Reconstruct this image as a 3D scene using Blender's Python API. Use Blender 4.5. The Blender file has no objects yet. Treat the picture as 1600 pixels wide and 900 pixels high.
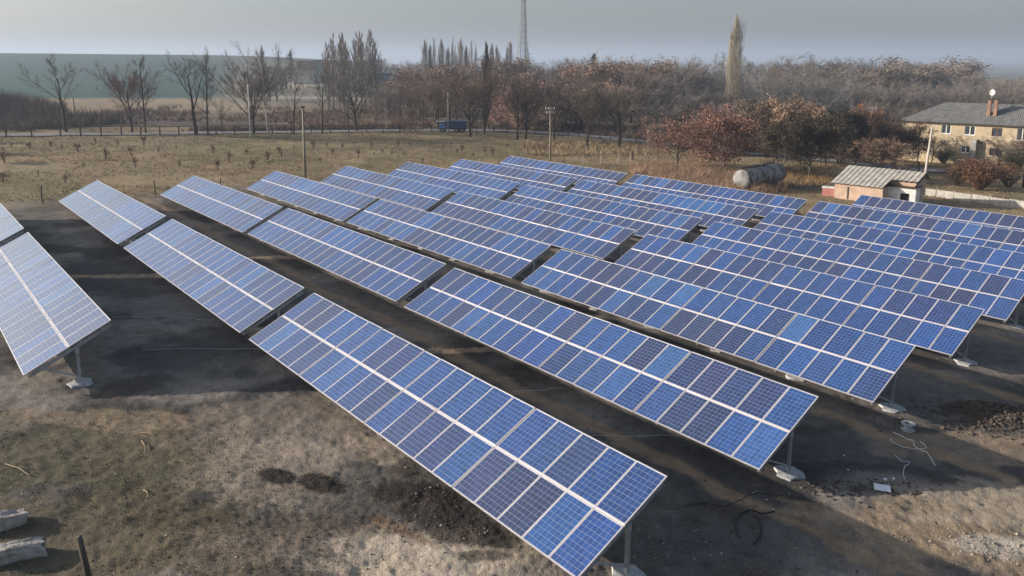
import bpy, math, random
import numpy as np
from mathutils import Vector, Matrix
random.seed(7)
R = math.radians
sc = bpy.context.scene
col = sc.collection

# ------------------------------------------------------------------ camera, world, sun, exposure
CAMZ, PITCH, F_PX, CY = 12.0985, 0.184217, 1237.5, 323.68        # 1600 x 900 pixels
cam_d = bpy.data.cameras.new('camera')
cam_d.sensor_width = 36.0
cam_d.lens = F_PX / 1600 * 36
cam_d.shift_y = -(450 - CY) / 1600
cam_d.clip_start, cam_d.clip_end = 0.5, 60000
cam = bpy.data.objects.new('camera', cam_d)
col.objects.link(cam)
cam.location = (0, 0, CAMZ)
cam.rotation_euler = (math.pi / 2 - PITCH, 0, 0)
sc.camera = cam

SUN_AZ, SUN_EL = 176.0, 17.5                                     # direction TO the sun, degrees ccw from +X
SKY_STRENGTH, SUN_STRENGTH, EXPOSURE = 0.108, 5.0, 0.50
w = bpy.data.worlds.new('World')
sc.world = w
w.use_nodes = True
nt = w.node_tree
bg = nt.nodes['Background']
sky = nt.nodes.new('ShaderNodeTexSky')
sky.sky_type = 'NISHITA'
sky.sun_disc = False
sky.sun_elevation = R(SUN_EL)
sky.sun_rotation = R(90 - SUN_AZ)
sky.altitude = 200
sky.air_density, sky.dust_density, sky.ozone_density = 1.0, 3.4, 2.2
hs = nt.nodes.new('ShaderNodeHueSaturation'); hs.inputs['Saturation'].default_value = .76   # milky winter air
nt.links.new(sky.outputs[0], hs.inputs['Color']); nt.links.new(hs.outputs[0], bg.inputs[0])
bg.inputs[1].default_value = SKY_STRENGTH
sd = bpy.data.lights.new('sun', 'SUN')
sd.energy, sd.angle, sd.color = SUN_STRENGTH, R(0.6), (1.0, 0.88, 0.74)
sun = bpy.data.objects.new('sun', sd)
col.objects.link(sun)
sdir = Vector((math.cos(R(SUN_AZ)) * math.cos(R(SUN_EL)), math.sin(R(SUN_AZ)) * math.cos(R(SUN_EL)), math.sin(R(SUN_EL))))
sun.rotation_euler = sdir.to_track_quat('Z', 'Y').to_euler()
sun.location = sdir * 100
vs = sc.view_settings
vs.view_transform, vs.look, vs.exposure, vs.gamma = 'Standard', 'None', EXPOSURE, 1.0
vs.use_curve_mapping = False
sc.cycles.use_denoising = True
sc.cycles.volume_bounces = 0
sc.cycles.max_bounces = 6
sc.cycles.transparent_max_bounces = 8

# ------------------------------------------------------------------ noise and terrain
_rng = np.random.default_rng(11)
_TAB = _rng.random((256, 256))
def vnoise(x, y):
    xi, yi = np.floor(x).astype(int), np.floor(y).astype(int)
    fx, fy = x - xi, y - yi
    fx, fy = fx * fx * (3 - 2 * fx), fy * fy * (3 - 2 * fy)
    a, b = _TAB[xi & 255, yi & 255], _TAB[(xi + 1) & 255, yi & 255]
    c, d = _TAB[xi & 255, (yi + 1) & 255], _TAB[(xi + 1) & 255, (yi + 1) & 255]
    return (a * (1 - fx) + b * fx) * (1 - fy) + (c * (1 - fx) + d * fx) * fy
def fbm(x, y, o=4):
    s, a, t = 0, 0.5, 0
    for i in range(o):
        s = s + a * vnoise(x * 2 ** i + 17.3 * i, y * 2 ** i + 9.1 * i)
        t += a; a *= 0.5
    return s / t
def sstep(a, b, x):
    t = np.clip((x - a) / (b - a), 0, 1)
    return t * t * (3 - 2 * t)

GX, GY = -0.031336, -0.023716                                    # the site falls to the right and away
AZ, TILT = R(-51.256), R(25.702)
UX, UY = math.cos(AZ), math.sin(AZ)
VX, VY = -UY, UX
def berm(x, y):
    dx, dy = x + 168, y - 190
    a = R(-14)
    u, v = dx * math.cos(a) + dy * math.sin(a), -dx * math.sin(a) + dy * math.cos(a)
    return 6.0 * np.exp(-(np.maximum(u - 28, 0) / 26) ** 2 - (v / 15) ** 2)
def terrain(x, y):
    """large shape of the land"""
    x, y = np.asarray(x, float), np.asarray(y, float)
    d = np.hypot(x, y) + 1e-6
    k = np.minimum(1, 175 / d)
    p = (GX * x + GY * y) * k
    th = np.arctan2(x, np.maximum(y, 1e-3))
    left = np.interp(d, [175, 280, 360, 500, 700, 930, 1300, 2500, 9000, 60000], [0, -1.5, -2.2, 1.5, 9.5, 19, 14, -10, -16, -16])
    right = np.interp(d, [175, 350, 800, 2500, 9000, 60000], [0, -3.5, -9, -15, -16, -16])
    s = np.interp(th, [-.36, -.30, -.18, -.09], [1, .97, .78, 0])
    s = np.where(y < 0, np.where(x < 0, 1, 0), s)
    return p + left * s + right * (1 - s) + berm(x, y)
def tz(x, y):
    return float(terrain(x, y))
CP, SP = math.cos(PITCH), math.sin(PITCH)
def ray(px, py):
    a, b = (px - 800) / F_PX, -(py - CY) / F_PX
    return Vector((a, CP + b * SP, -SP + b * CP))
def gp(px, py):
    """where the line of sight through a photo pixel meets the land"""
    d = ray(px, py)
    t = 5.0; prev = t
    while t < 30000:
        if CAMZ + d.z * t < tz(d.x * t, d.y * t): break
        prev = t; t *= 1.02
    lo, hi = prev, t
    for _ in range(24):
        m = (lo + hi) / 2
        if CAMZ + d.z * m < tz(d.x * m, d.y * m): hi = m
        else: lo = m
    return Vector((d.x * hi, d.y * hi, tz(d.x * hi, d.y * hi)))
def gd(px, dist):
    """land point at a distance in the direction of a photo column"""
    d = ray(px, 200); s = dist / math.hypot(d.x, d.y)
    return Vector((d.x * s, d.y * s, tz(d.x * s, d.y * s)))
def height_to(p, py):
    """height above p that shows at photo row py"""
    b = -(py - CY) / F_PX
    s = p.y / (CP + b * SP)
    return CAMZ + s * (-SP + b * CP) - p.z
def px_of(p):
    d = Vector(p) - Vector((0, 0, CAMZ))
    z = d.y * CP - d.z * SP
    return 800 + F_PX * d.x / z, CY - F_PX * (d.y * SP + d.z * CP) / z

# ------------------------------------------------------------------ materials
def mat(name, color=(.5, .5, .5), rough=.8, metal=0.0, spec=.3):
    m = bpy.data.materials.new(name); m.use_nodes = True
    b = m.node_tree.nodes['Principled BSDF']
    b.inputs['Base Color'].default_value = (*color, 1)
    b.inputs['Roughness'].default_value = rough
    b.inputs['Metallic'].default_value = metal
    b.inputs['Specular IOR Level'].default_value = spec
    return m
def noisy(name, c1, c2, scale=4, rough=.85, detail=6, bump=0.0, metal=0, spec=.25, stretch=(1, 1, 1), use_obj=False, contrast=(.35, .65), bscale=None, coord='Object'):
    """two colours mixed by noise; optionally multiplied by the object's own colour"""
    m = mat(name, c1, rough, metal, spec); n = m.node_tree; N, Lk = n.nodes, n.links
    b = N['Principled BSDF']
    tc = N.new('ShaderNodeTexCoord'); mp = N.new('ShaderNodeMapping'); mp.inputs['Scale'].default_value = stretch
    Lk.new(tc.outputs[coord], mp.inputs[0])
    t = N.new('ShaderNodeTexNoise'); t.inputs['Scale'].default_value = scale; t.inputs['Detail'].default_value = detail
    Lk.new(mp.outputs[0], t.inputs['Vector'])
    r = N.new('ShaderNodeValToRGB'); r.color_ramp.elements[0].position, r.color_ramp.elements[1].position = contrast
    r.color_ramp.elements[0].color, r.color_ramp.elements[1].color = (*c1, 1), (*c2, 1)
    Lk.new(t.outputs[0], r.inputs[0]); out = r.outputs[0]
    if use_obj:
        oi = N.new('ShaderNodeObjectInfo'); mx = N.new('ShaderNodeMix'); mx.data_type = 'RGBA'; mx.blend_type = 'MULTIPLY'
        mx.inputs[0].default_value = 1
        Lk.new(out, mx.inputs[6]); Lk.new(oi.outputs['Color'], mx.inputs[7]); out = mx.outputs[2]
    Lk.new(out, b.inputs['Base Color'])
    if bump:
        t2 = N.new('ShaderNodeTexNoise'); t2.inputs['Scale'].default_value = bscale or scale * 3; t2.inputs['Detail'].default_value = 6
        Lk.new(mp.outputs[0], t2.inputs['Vector'])
        bp = N.new('ShaderNodeBump'); bp.inputs['Strength'].default_value = bump; bp.inputs['Distance'].default_value = .05
        Lk.new(t2.outputs[0], bp.inputs['Height']); Lk.new(bp.outputs[0], b.inputs['Normal'])
    return m

M = {}
M['alu'] = noisy('aluminium', (.56, .53, .55), (.66, .63, .64), 3, .42, metal=.35, spec=.5)
M['steel'] = noisy('galvanised_steel', (.33, .35, .37), (.46, .48, .50), 6, .45, metal=.5, spec=.5)
M['back'] = mat('white_backsheet', (.34, .41, .55), .2, 0, .55)
M['back'].node_tree.nodes['Principled BSDF'].inputs['Roughness'].default_value = .22
M['under'] = mat('panel_underside', (.45, .46, .48), .6)
M['concrete_white'] = noisy('pale_concrete', (.34, .35, .36), (.56, .56, .56), 5, .9, bump=.5)
M['concrete'] = noisy('concrete', (.30, .29, .27), (.45, .43, .39), 2.5, .9, bump=.4)
M['rubble'] = noisy('broken_concrete', (.24, .225, .205), (.46, .43, .395), 4.0, .95, bump=1.0, bscale=9)
M['wood'] = noisy('weathered_wood', (.05, .042, .036), (.12, .10, .085), 6, .9, stretch=(1, 1, .15), bump=.3)
M['pole_pale'] = noisy('pale_pole', (.42, .38, .33), (.55, .50, .44), 3, .85, stretch=(1, 1, .2))
M['pole_grey'] = noisy('grey_wood_pole', (.20, .17, .14), (.32, .28, .23), 3, .85, stretch=(1, 1, .2))
M['stick'] = noisy('dry_stick', (.24, .19, .13), (.38, .30, .21), 8, .9)
M['pole_metal'] = mat('painted_post', (.5, .5, .5), .6)
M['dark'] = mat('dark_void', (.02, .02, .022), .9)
M['rubber'] = mat('black_rubber', (.02, .02, .022), .55)
M['white_cable'] = mat('white_cable', (.62, .64, .66), .5)
M['white_sheet'] = mat('white_plastic', (.75, .78, .82), .4)
M['bark'] = noisy('bark', (.55, .55, .55), (1.25, 1.2, 1.15), 1.2, .95, stretch=(1, 1, .35), use_obj=True)
M['twig'] = noisy('twigs', (.75, .75, .75), (1.2, 1.2, 1.2), .35, .95, use_obj=True)
M['leaf'] = noisy('dry_leaves', (.55, .52, .5), (1.35, 1.3, 1.25), .5, .9, detail=8, use_obj=True)
M['weed'] = noisy('dry_stalks', (.65, .62, .6), (1.3, 1.3, 1.3), .25, .95, use_obj=True)
M['asphalt'] = noisy('worn_asphalt', (.15, .15, .155), (.25, .24, .235), .6, .9, coord='Object')
M['glass'] = mat('window_glass', (.05, .06, .07), .08, 0, .6)
M['white_paint'] = mat('white_paint', (.78, .78, .76), .6)
M['plaster'] = noisy('yellow_plaster', (.42, .345, .235), (.55, .45, .315), .8, .9)
M['pink_plaster'] = noisy('pink_plaster', (.40, .29, .225), (.53, .39, .305), 1.2, .9)
M['slate'] = noisy('asbestos_sheet', (.115, .12, .122), (.20, .20, .197), 1.4, .9)
M['slate_pale'] = noisy('pale_asbestos_sheet', (.28, .265, .24), (.45, .43, .385), 1.8, .9)
M['brick'] = noisy('brick_masonry', (.22, .135, .095), (.35, .215, .15), 2.0, .9)
M['whitewash'] = noisy('whitewash', (.50, .50, .50), (.78, .77, .75), 2.0, .9, contrast=(.3, .6))
M['rust'] = noisy('rusty_tank', (.27, .275, .28), (.13, .085, .06), 1.1, .75, detail=8, contrast=(.46, .62), metal=.2)
M['rust_dark'] = mat('dark_rust', (.055, .042, .036), .85)
M['blue_paint'] = noisy('blue_paint', (.015, .04, .12), (.02, .05, .15), 1, .5, spec=.5)
M['blue_light'] = mat('light_blue_paint', (.09, .24, .48), .4, 0, .5)
M['grey_sheet'] = mat('grey_sheet_metal', (.34, .36, .38), .6)
M['pink_paint'] = noisy('pink_paint', (.38, .15, .15), (.50, .24, .22), 3, .8)
M['brown_paint'] = mat('brown_boards', (.22, .11, .07), .85)

def dusty(b):                                                     # the film of dust on the panel glass
    b.inputs['IOR'].default_value = 2.0; b.inputs['Coat Weight'].default_value = 1.0; b.inputs['Coat Roughness'].default_value = .12; b.inputs['Sheen Weight'].default_value = .05; b.inputs['Sheen Roughness'].default_value = .35; b.inputs['Sheen Tint'].default_value = (.72, .86, 1, 1)
def cell_mat():
    m = mat('silicon_cells', (.03, .06, .2), .2, 0, .55); n = m.node_tree; N, Lk = n.nodes, n.links
    b = N['Principled BSDF']; dusty(b); oi = N.new('ShaderNodeObjectInfo'); tc = N.new('ShaderNodeTexCoord')
    mp = N.new('ShaderNodeMapping'); mp.inputs['Scale'].default_value = (1 / .1555, 1 / .1598, 0); mp.inputs['Location'].default_value = (-.24, -.22, 0)
    Lk.new(tc.outputs['Object'], mp.inputs[0])
    fl = N.new('ShaderNodeVectorMath'); fl.operation = 'FLOOR'; Lk.new(mp.outputs[0], fl.inputs[0])
    ad = N.new('ShaderNodeVectorMath'); ad.operation = 'ADD'; Lk.new(fl.outputs[0], ad.inputs[0])
    cx = N.new('ShaderNodeCombineXYZ'); Lk.new(oi.outputs['Random'], cx.inputs[2]); Lk.new(cx.outputs[0], ad.inputs[1])
    wn = N.new('ShaderNodeTexWhiteNoise'); Lk.new(ad.outputs[0], wn.inputs['Vector'])
    mr = N.new('ShaderNodeMapRange'); mr.inputs[3].default_value, mr.inputs[4].default_value = .82, 1.2
    Lk.new(wn.outputs['Value'], mr.inputs[0])
    vo = N.new('ShaderNodeTexVoronoi'); vo.inputs['Scale'].default_value = 70; Lk.new(tc.outputs['Object'], vo.inputs['Vector'])
    sp = N.new('ShaderNodeSeparateColor'); Lk.new(vo.outputs['Color'], sp.inputs[0])
    mr2 = N.new('ShaderNodeMapRange'); mr2.inputs[3].default_value, mr2.inputs[4].default_value = .8, 1.2
    Lk.new(sp.outputs[0], mr2.inputs[0])
    mu = N.new('ShaderNodeMath'); mu.operation = 'MULTIPLY'; Lk.new(mr.outputs[0], mu.inputs[0]); Lk.new(mr2.outputs[0], mu.inputs[1])
    mx = N.new('ShaderNodeVectorMath'); mx.operation = 'SCALE'; Lk.new(oi.outputs['Color'], mx.inputs[0]); Lk.new(mu.outputs[0], mx.inputs['Scale'])
    Lk.new(mx.outputs[0], b.inputs['Base Color'])
    return m
M['cells'] = cell_mat(); dusty(M['back'].node_tree.nodes['Principled BSDF'])

# ------------------------------------------------------------------ mesh helpers
class MB:
    def __init__(s): s.v, s.f, s.m = [], [], []
    def add(s, vs_, fs, mi=0):
        o = len(s.v); s.v += [tuple(p) for p in vs_]; s.f += [tuple(i + o for i in f) for f in fs]; s.m += [mi] * len(fs)
    def box(s, c, size, rot=None, mi=0, taper=1.0):
        hx, hy, hz = (k / 2 for k in size)
        P = []
        for z, t in ((-hz, 1), (hz, taper)):
            for x, y in ((-hx, -hy), (hx, -hy), (hx, hy), (-hx, hy)):
                p = Vector((x * t, y * t, z))
                if rot is not None: p = rot @ p
                P.append(p + Vector(c))
        s.add(P, [(3, 2, 1, 0), (4, 5, 6, 7), (0, 1, 5, 4), (1, 2, 6, 5), (2, 3, 7, 6), (3, 0, 4, 7)], mi)
    def beam(s, a, b, w_, h_, mi=0, up=(0, 0, 1)):
        a, b = Vector(a), Vector(b); d = (b - a).normalized(); up = Vector(up)
        if abs(d.dot(up)) > .98: up = Vector((1, 0, 0))
        x = d.cross(up).normalized(); y = x.cross(d)
        P = [p + x * sx * w_ / 2 + y * sy * h_ / 2 for p in (a, b) for sx, sy in ((-1, -1), (1, -1), (1, 1), (-1, 1))]
        s.add(P, [(0, 1, 2, 3), (7, 6, 5, 4), (4, 5, 1, 0), (5, 6, 2, 1), (6, 7, 3, 2), (7, 4, 0, 3)], mi)
    def tube(s, pts, rad, sides=6, mi=0, cap=True):
        pts = [Vector(p) for p in pts]; n = len(pts); P = []; ref = None
        for i, p in enumerate(pts):
            d = (pts[min(i + 1, n - 1)] - pts[max(i - 1, 0)]).normalized()
            if ref is None: ref = Vector((1, 0, 0)) if abs(d.x) < .8 else Vector((0, 1, 0))
            x = d.cross(ref).normalized(); y = d.cross(x); ref = -x.cross(d) if False else ref
            r = rad[i] if isinstance(rad, (list, tuple)) else rad
            for k in range(sides):
                a = 2 * math.pi * k / sides
                P.append(p + (x * math.cos(a) + y * math.sin(a)) * r)
        F = [(i * sides + k, i * sides + (k + 1) % sides, (i + 1) * sides + (k + 1) % sides, (i + 1) * sides + k) for i in range(n - 1) for k in range(sides)]
        if cap and sides > 3: F += [tuple(range(sides))[::-1], tuple(range((n - 1) * sides, n * sides))]
        s.add(P, F, mi)
    def mesh(s, name, mats, smooth=False):
        me = bpy.data.meshes.new(name); me.from_pydata(s.v, [], s.f)
        for m in (mats if isinstance(mats, (list, tuple)) else [mats]): me.materials.append(m)
        if any(s.m): me.polygons.foreach_set('material_index', s.m)
        if smooth: me.polygons.foreach_set('use_smooth', [True] * len(me.polygons))
        me.update(); return me
    def build(s, name, mats, parent=None, smooth=False):
        return put(name, s.mesh(name, mats, smooth), parent)
def put(name, me, parent=None, loc=(0, 0, 0), rot=(0, 0, 0), color=None, scale=None):
    o = bpy.data.objects.new(name, me); col.objects.link(o); o.location = loc; o.rotation_euler = rot
    if parent: o.parent = parent
    if color: o.color = (*color, 1)
    if scale: o.scale = scale
    return o
def thing(name, label, cat, loc=(0, 0, 0), rz=0, group=None):
    o = bpy.data.objects.new(name, None); col.objects.link(o); o.empty_display_size = .3
    o.location = loc; o.rotation_euler = (0, 0, rz); return tag(o, label, cat, group)
def tag(o, label, cat, group=None):
    o['label'] = label; o['category'] = cat
    if group: o['group'] = group
    return o
def numesh(name, V, Fc, mats, attr=None):
    """mesh from numpy arrays: V (n,3), Fc (m,k)"""
    me = bpy.data.meshes.new(name); k = Fc.shape[1]
    me.vertices.add(len(V)); me.vertices.foreach_set('co', V.astype(np.float32).ravel())
    me.loops.add(Fc.size); me.loops.foreach_set('vertex_index', Fc.astype(np.int32).ravel())
    me.polygons.add(len(Fc)); me.polygons.foreach_set('loop_start', np.arange(0, Fc.size, k, dtype=np.int32))
    for m in (mats if isinstance(mats, (list, tuple)) else [mats]): me.materials.append(m)
    me.update(calc_edges=True)
    if attr is not None:
        a = me.attributes.new('tint', 'FLOAT_COLOR', 'POINT')
        a.data.foreach_set('color', np.concatenate([attr, np.ones((len(attr), 1))], 1).astype(np.float32).ravel())
    return me

# ------------------------------------------------------------------ the ground: one sheet to the horizon
ang = np.unique(np.concatenate([np.arange(-180, -46, 4), np.arange(-46, 46, .17), np.arange(46, 180, 4)]))
rad = [2.0]
while rad[-1] < 40000:
    r_ = rad[-1]
    rad.append(r_ * (1.1 if r_ < 11.5 else 1.0046 if r_ < 62 else 1.012 if r_ < 260 else 1.05))
rad = np.array(rad); na, nr = len(ang), len(rad)
AA, RR = np.meshgrid(np.radians(ang), rad)
X, Y = RR * np.sin(AA), RR * np.cos(AA)
Uc, Vc = X * UX + Y * UY, X * VX + Y * VY
n1, n2, n3, n4 = fbm(X * .06, Y * .06), fbm(X * .28 + 40, Y * .28), fbm(X * 1.1, Y * 1.1 + 31, 4), fbm(X * 4.2 + 7, Y * 4.2, 3)
n5 = fbm(X * .13 + 80, Y * .13 + 11, 5)
wob = (fbm(X * .2 + 3, Y * .2 + 50) - .5)
near = 1 - sstep(60, 130, RR)
Z = terrain(X, Y)
relief = (n3 - .5) * .13 + (n4 - .5) * .06 + (fbm(X * 11 + 3, Y * 11, 2) - .5) * .06 + (n2 - .5) * .16
Z += relief * near + (n2 - .5) * .35 * (1 - near) * (RR < 400)
# masks
site = sstep(-84.5, -75.5, Uc + wob * 9 + (n3 - .5) * 5) * (1 - sstep(63.5, 69, Vc + wob * 7 + (n3 - .5) * 4)) * (1 - sstep(36, 44, X + wob * 6))
def lerp(c, d, m):
    return c * (1 - m[..., None]) + np.array(d) * m[..., None]
C = np.zeros((nr, na, 3)) + np.array((.30, .22, .125))          # dry grass field
C = lerp(C, (.215, .165, .09), sstep(.42, .62, n5))
C = lerp(C, (.31, .25, .165), sstep(.56, .72, n2) * .7)
C = lerp(C, (.20, .18, .09), sstep(.5, .68, n1) * .45)
C = lerp(C, (.15, .11, .075), sstep(.6, .75, n3) * .5)
D = np.zeros((nr, na, 3)) + np.array((.158, .142, .126))           # bare site soil
D = lerp(D, (.074, .071, .068), sstep(.42, .6, n5))
D = lerp(D, (.27, .24, .21), sstep(.52, .70, n2) * .8)
D = lerp(D, (.07, .058, .05), sstep(.56, .70, fbm(X * .35 + 90, Y * .35 + 20, 5)) * .8)
D = lerp(D, (.07, .06, .055), sstep(.62, .72, n4) * .2)
C = lerp(C, (0, 0, 0), site) + D * site[..., None]
mud = []
def patch(px, py, ru, rv, c, k=1.0, rough=.9, lift=0.0, rot=0.0, fine=.22):
    """a patch of another ground colour at a given place, with a ragged edge"""
    global C, Z
    p = gp(px, py); a = R(rot)
    dx, dy = X - p.x, Y - p.y
    u, v = dx * math.cos(a) + dy * math.sin(a), -dx * math.sin(a) + dy * math.cos(a)
    q = np.hypot(u / ru, v / rv) + (n3 - .5) * rough * 1.2 + (n4 - .5) * rough * fine * 2 + (n2 - .5) * rough
    m = (1 - sstep(.75, 1.15, q)) * k
    C = lerp(C, c, m)
    if lift: Z = Z + lift * (1 - sstep(.3, 1.2, q)) * (.45 + n3 * .7 + n4 * .5)
MOSS, SAND, BLACK, GREY, TAN, DUST = (.125, .112, .074), (.40, .335, .255), (.035, .03, .028), (.205, .172, .142), (.30, .23, .158), (.46, .39, .31)
patch(150, 700, 6.5, 3.2, MOSS, .85)
patch(120, 830, 5.0, 2.2, (.120, .103, .068), .85)
patch(300, 870, 2.6, 1.2, (.145, .122, .082), .75)
patch(270, 690, 3.0, 1.5, (.17, .14, .095), .6)
patch(200, 655, 7, .7, TAN, .55)
patch(480, 660, 4.2, 2.6, GREY, .85)
patch(430, 720, 2.2, 2.4, (.30, .25, .20), .8)
patch(480, 850, 3.2, 1.3, (.175, .142, .112), .75)
patch(560, 700, 1.5, .9, (.31, .26, .20), .7)
patch(665, 872, 3.3, 1.25, DUST, 1.0, rough=.7)
patch(640, 895, 2.2, .6, DUST, .9)
patch(560, 885, 1.9, .55, SAND, .7)
patch(433, 744, .70, .42, BLACK, 1.0, rough=.5, lift=.05, rot=-30)
patch(502, 755, .85, .46, BLACK, 1.0, rough=.5, lift=.06, rot=-30)
patch(655, 785, 1.35, 1.0, BLACK, 1.0, rough=.7, lift=.07, rot=-30)
patch(720, 830, 1.9, .75, (.045, .038, .034), .9, lift=.05, rot=-32)
patch(560, 800, 1.0, .6, (.10, .088, .078), .7)
patch(625, 828, 1.2, .25, (.22, .135, .075), .6, rot=-35)
patch(760, 870, .9, .3, (.07, .06, .052), .8)
patch(480, 815, 1.2, .45, (.10, .088, .076), .6)
patch(1480, 830, 4.2, 2.0, TAN, .9)
patch(1540, 790, 3.5, 1.6, SAND, .75)
patch(1420, 790, 1.7, .6, (.30, .235, .165), .7)
patch(1550, 850, 1.4, .6, (.52, .46, .38), .8)
patch(1530, 700, 3.2, 1.2, TAN, .85)
patch(1580, 655, 2.0, .9, (.075, .055, .042), .95, lift=.28, rot=-20)
patch(1545, 640, 1.3, .6, (.085, .062, .046), .9, lift=.18)
patch(1390, 700, 3.5, 1.5, (.15, .14, .13), .5)
patch(1200, 850, 3.0, 1.3, (.13, .125, .118), .6)
patch(330, 480, 5.0, 3.0, (.21, .20, .19), .7)
patch(250, 560, 3.0, 1.6, (.07, .068, .066), .6)
patch(120, 392, 5.0, 1.4, (.05, .047, .045), .85)
patch(930, 660, 4.0, 1.5, (.15, .15, .148), .6)
patch(45, 257, 5.6, 3.4, (.30, .245, .155), .8, fine=.2)
patch(45, 256, 2.6, 1.5, (.055, .05, .04), .95, rough=.35, fine=.2)
patch(10, 241, 3.2, 1.6, (.05, .046, .038), .95, rough=.35, fine=.2)
patch(8, 224, 3.0, 1.8, (.05, .046, .04), .9, rough=.35)
patch(300, 228, 40, 9, (.20, .18, .10), .5)
patch(250, 275, 20, 4, (.29, .225, .145), .45)
patch(650, 225, 30, 8, (.165, .15, .085), .5)
patch(940, 240, 14, 6, (.30, .235, .14), .7)
patch(1010, 257, 10, 1.3, (.36, .29, .185), .8, rot=-15)
patch(1110, 280, 13, 8, (.22, .15, .10), .8)
patch(1260, 292, 8, 3, (.125, .10, .065), .8)
patch(1330, 312, 6, 1.8, (.24, .19, .11), .8)
patch(1530, 322, 14, 2.5, (.27, .21, .155), .8)
patch(1240, 265, 16, 3, (.26, .20, .12), .7)
# strips of yellow clay along the cable trenches in front of each row
for k in range(8):
    q = np.abs(Vc - (18.7 + 8.07 * k) + wob * .9)
    C = lerp(C, (.30, .215, .135), (1 - sstep(.15, .55, q + (n3 - .5) * .5)) * (Uc < -8) * (Uc > -79) * .75 * near)
# far land
th_ = np.arctan2(X, Y)
farm = sstep(168, 185, RR + wob * 22)
C = lerp(C, (.19, .145, .105), farm)
C = lerp(C, (.11, .088, .066), farm * sstep(.5, .62, n5))
lf = 1 - sstep(-.42, -.33, th_ + wob * .1)
C = lerp(C, (.30, .235, .155), sstep(235, 262, RR + wob * 40) * (1 - sstep(-.33, -.2, th_)))
C = lerp(C, (.23, .165, .11), sstep(.5, .65, n1) * sstep(235, 262, RR) * (1 - sstep(-.33, -.2, th_)) * .6)
C = lerp(C, (.042, .092, .082), sstep(350, 366, RR + wob * 14) * (1 - sstep(-.37, -.30, th_ + (RR - 400) * -.0002)))
mid = sstep(-.37, -.30, th_) * (1 - sstep(-.2, -.1, th_))
C = lerp(C, (.20, .185, .14), sstep(300, 330, RR) * mid)
C = lerp(C, (.40, .36, .29), sstep(352, 360, RR) * (1 - sstep(372, 380, RR)) * mid * .9)
C = lerp(C, (.40, .36, .29), sstep(440, 450, RR) * (1 - sstep(520, 540, RR)) * mid * .8)
C = lerp(C, (.10, .10, .07), sstep(700, 900, RR) * (1 - lf))
fb = fbm(X * .0012 + 5, Y * .004 + 2, 3)
C = lerp(C, (.17, .15, .10), sstep(.5, .6, fb) * sstep(1200, 1600, RR) * (1 - lf))
patch(142, 181, 20, 20, (.045, .042, .042), .95, rough=.5, fine=.2, rot=-20)  # very dark round patch of ground colour beside the bank
patch(240, 191, 30, 9, (.10, .08, .068), .8, rough=.5, fine=.2)  # less dark band carrying on to the right of it
patch(152, 194, 6, 3, (.26, .24, .13), .9, rough=.4, fine=.2)
V_ = np.stack([X, Y, Z], -1).reshape(-1, 3)
ii = np.arange(nr - 1)[:, None] * na + np.arange(na)[None, :]
jj = np.arange(nr - 1)[:, None] * na + (np.arange(na)[None, :] + 1) % na
FQ = np.stack([ii, jj, jj + na, ii + na], -1).reshape(-1, 4)[:, ::-1]
gm = mat('soil_and_grass', (.2, .16, .12), .95, 0, .15)
N, Lk = gm.node_tree.nodes, gm.node_tree.links
b = N['Principled BSDF']; at_ = N.new('ShaderNodeAttribute'); at_.attribute_name = 'tint'
tc = N.new('ShaderNodeTexCoord')
def gnoise(scale, detail, lo, hi):
    t = N.new('ShaderNodeTexNoise'); t.inputs['Scale'].default_value = scale; t.inputs['Detail'].default_value = detail; t.inputs['Roughness'].default_value = .65
    Lk.new(tc.outputs['Object'], t.inputs['Vector'])
    mr = N.new('ShaderNodeMapRange'); mr.inputs[1].default_value, mr.inputs[2].default_value, mr.inputs[3].default_value, mr.inputs[4].default_value = .3, .7, lo, hi
    Lk.new(t.outputs[0], mr.inputs[0]); return t, mr
t1, m1 = gnoise(1.7, 8, .72, 1.28)
t2, m2 = gnoise(16, 10, .74, 1.26)
mu = N.new('ShaderNodeMath'); mu.operation = 'MULTIPLY'; Lk.new(m1.outputs[0], mu.inputs[0]); Lk.new(m2.outputs[0], mu.inputs[1])
sv = N.new('ShaderNodeVectorMath'); sv.operation = 'SCALE'; Lk.new(at_.outputs['Color'], sv.inputs[0]); Lk.new(mu.outputs[0], sv.inputs['Scale'])
Lk.new(sv.outputs[0], b.inputs['Base Color'])
bp = N.new('ShaderNodeBump'); bp.inputs['Strength'].default_value = .8; bp.inputs['Distance'].default_value = .07
Lk.new(t2.outputs[0], bp.inputs['Height']); Lk.new(bp.outputs[0], b.inputs['Normal'])
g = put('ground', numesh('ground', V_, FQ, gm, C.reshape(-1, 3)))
g.data.polygons.foreach_set('use_smooth', [True] * len(g.data.polygons))
g['kind'] = 'structure'
def gz(x, y):
    """height of the finished ground sheet"""
    r = math.hypot(x, y); a = math.degrees(math.atan2(x, y))
    i = min(max(int(np.searchsorted(rad, r)) - 1, 0), nr - 2); j = min(max(int(np.searchsorted(ang, a)) - 1, 0), na - 2)
    fr = (r - rad[i]) / (rad[i + 1] - rad[i]); fa = (a - ang[j]) / (ang[j + 1] - ang[j])
    return float((Z[i, j] * (1 - fa) + Z[i, j + 1] * fa) * (1 - fr) + (Z[i + 1, j] * (1 - fa) + Z[i + 1, j + 1] * fa) * fr)
def on(p, dz=0.0):
    return Vector((p[0], p[1], gz(p[0], p[1]) + dz))

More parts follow.
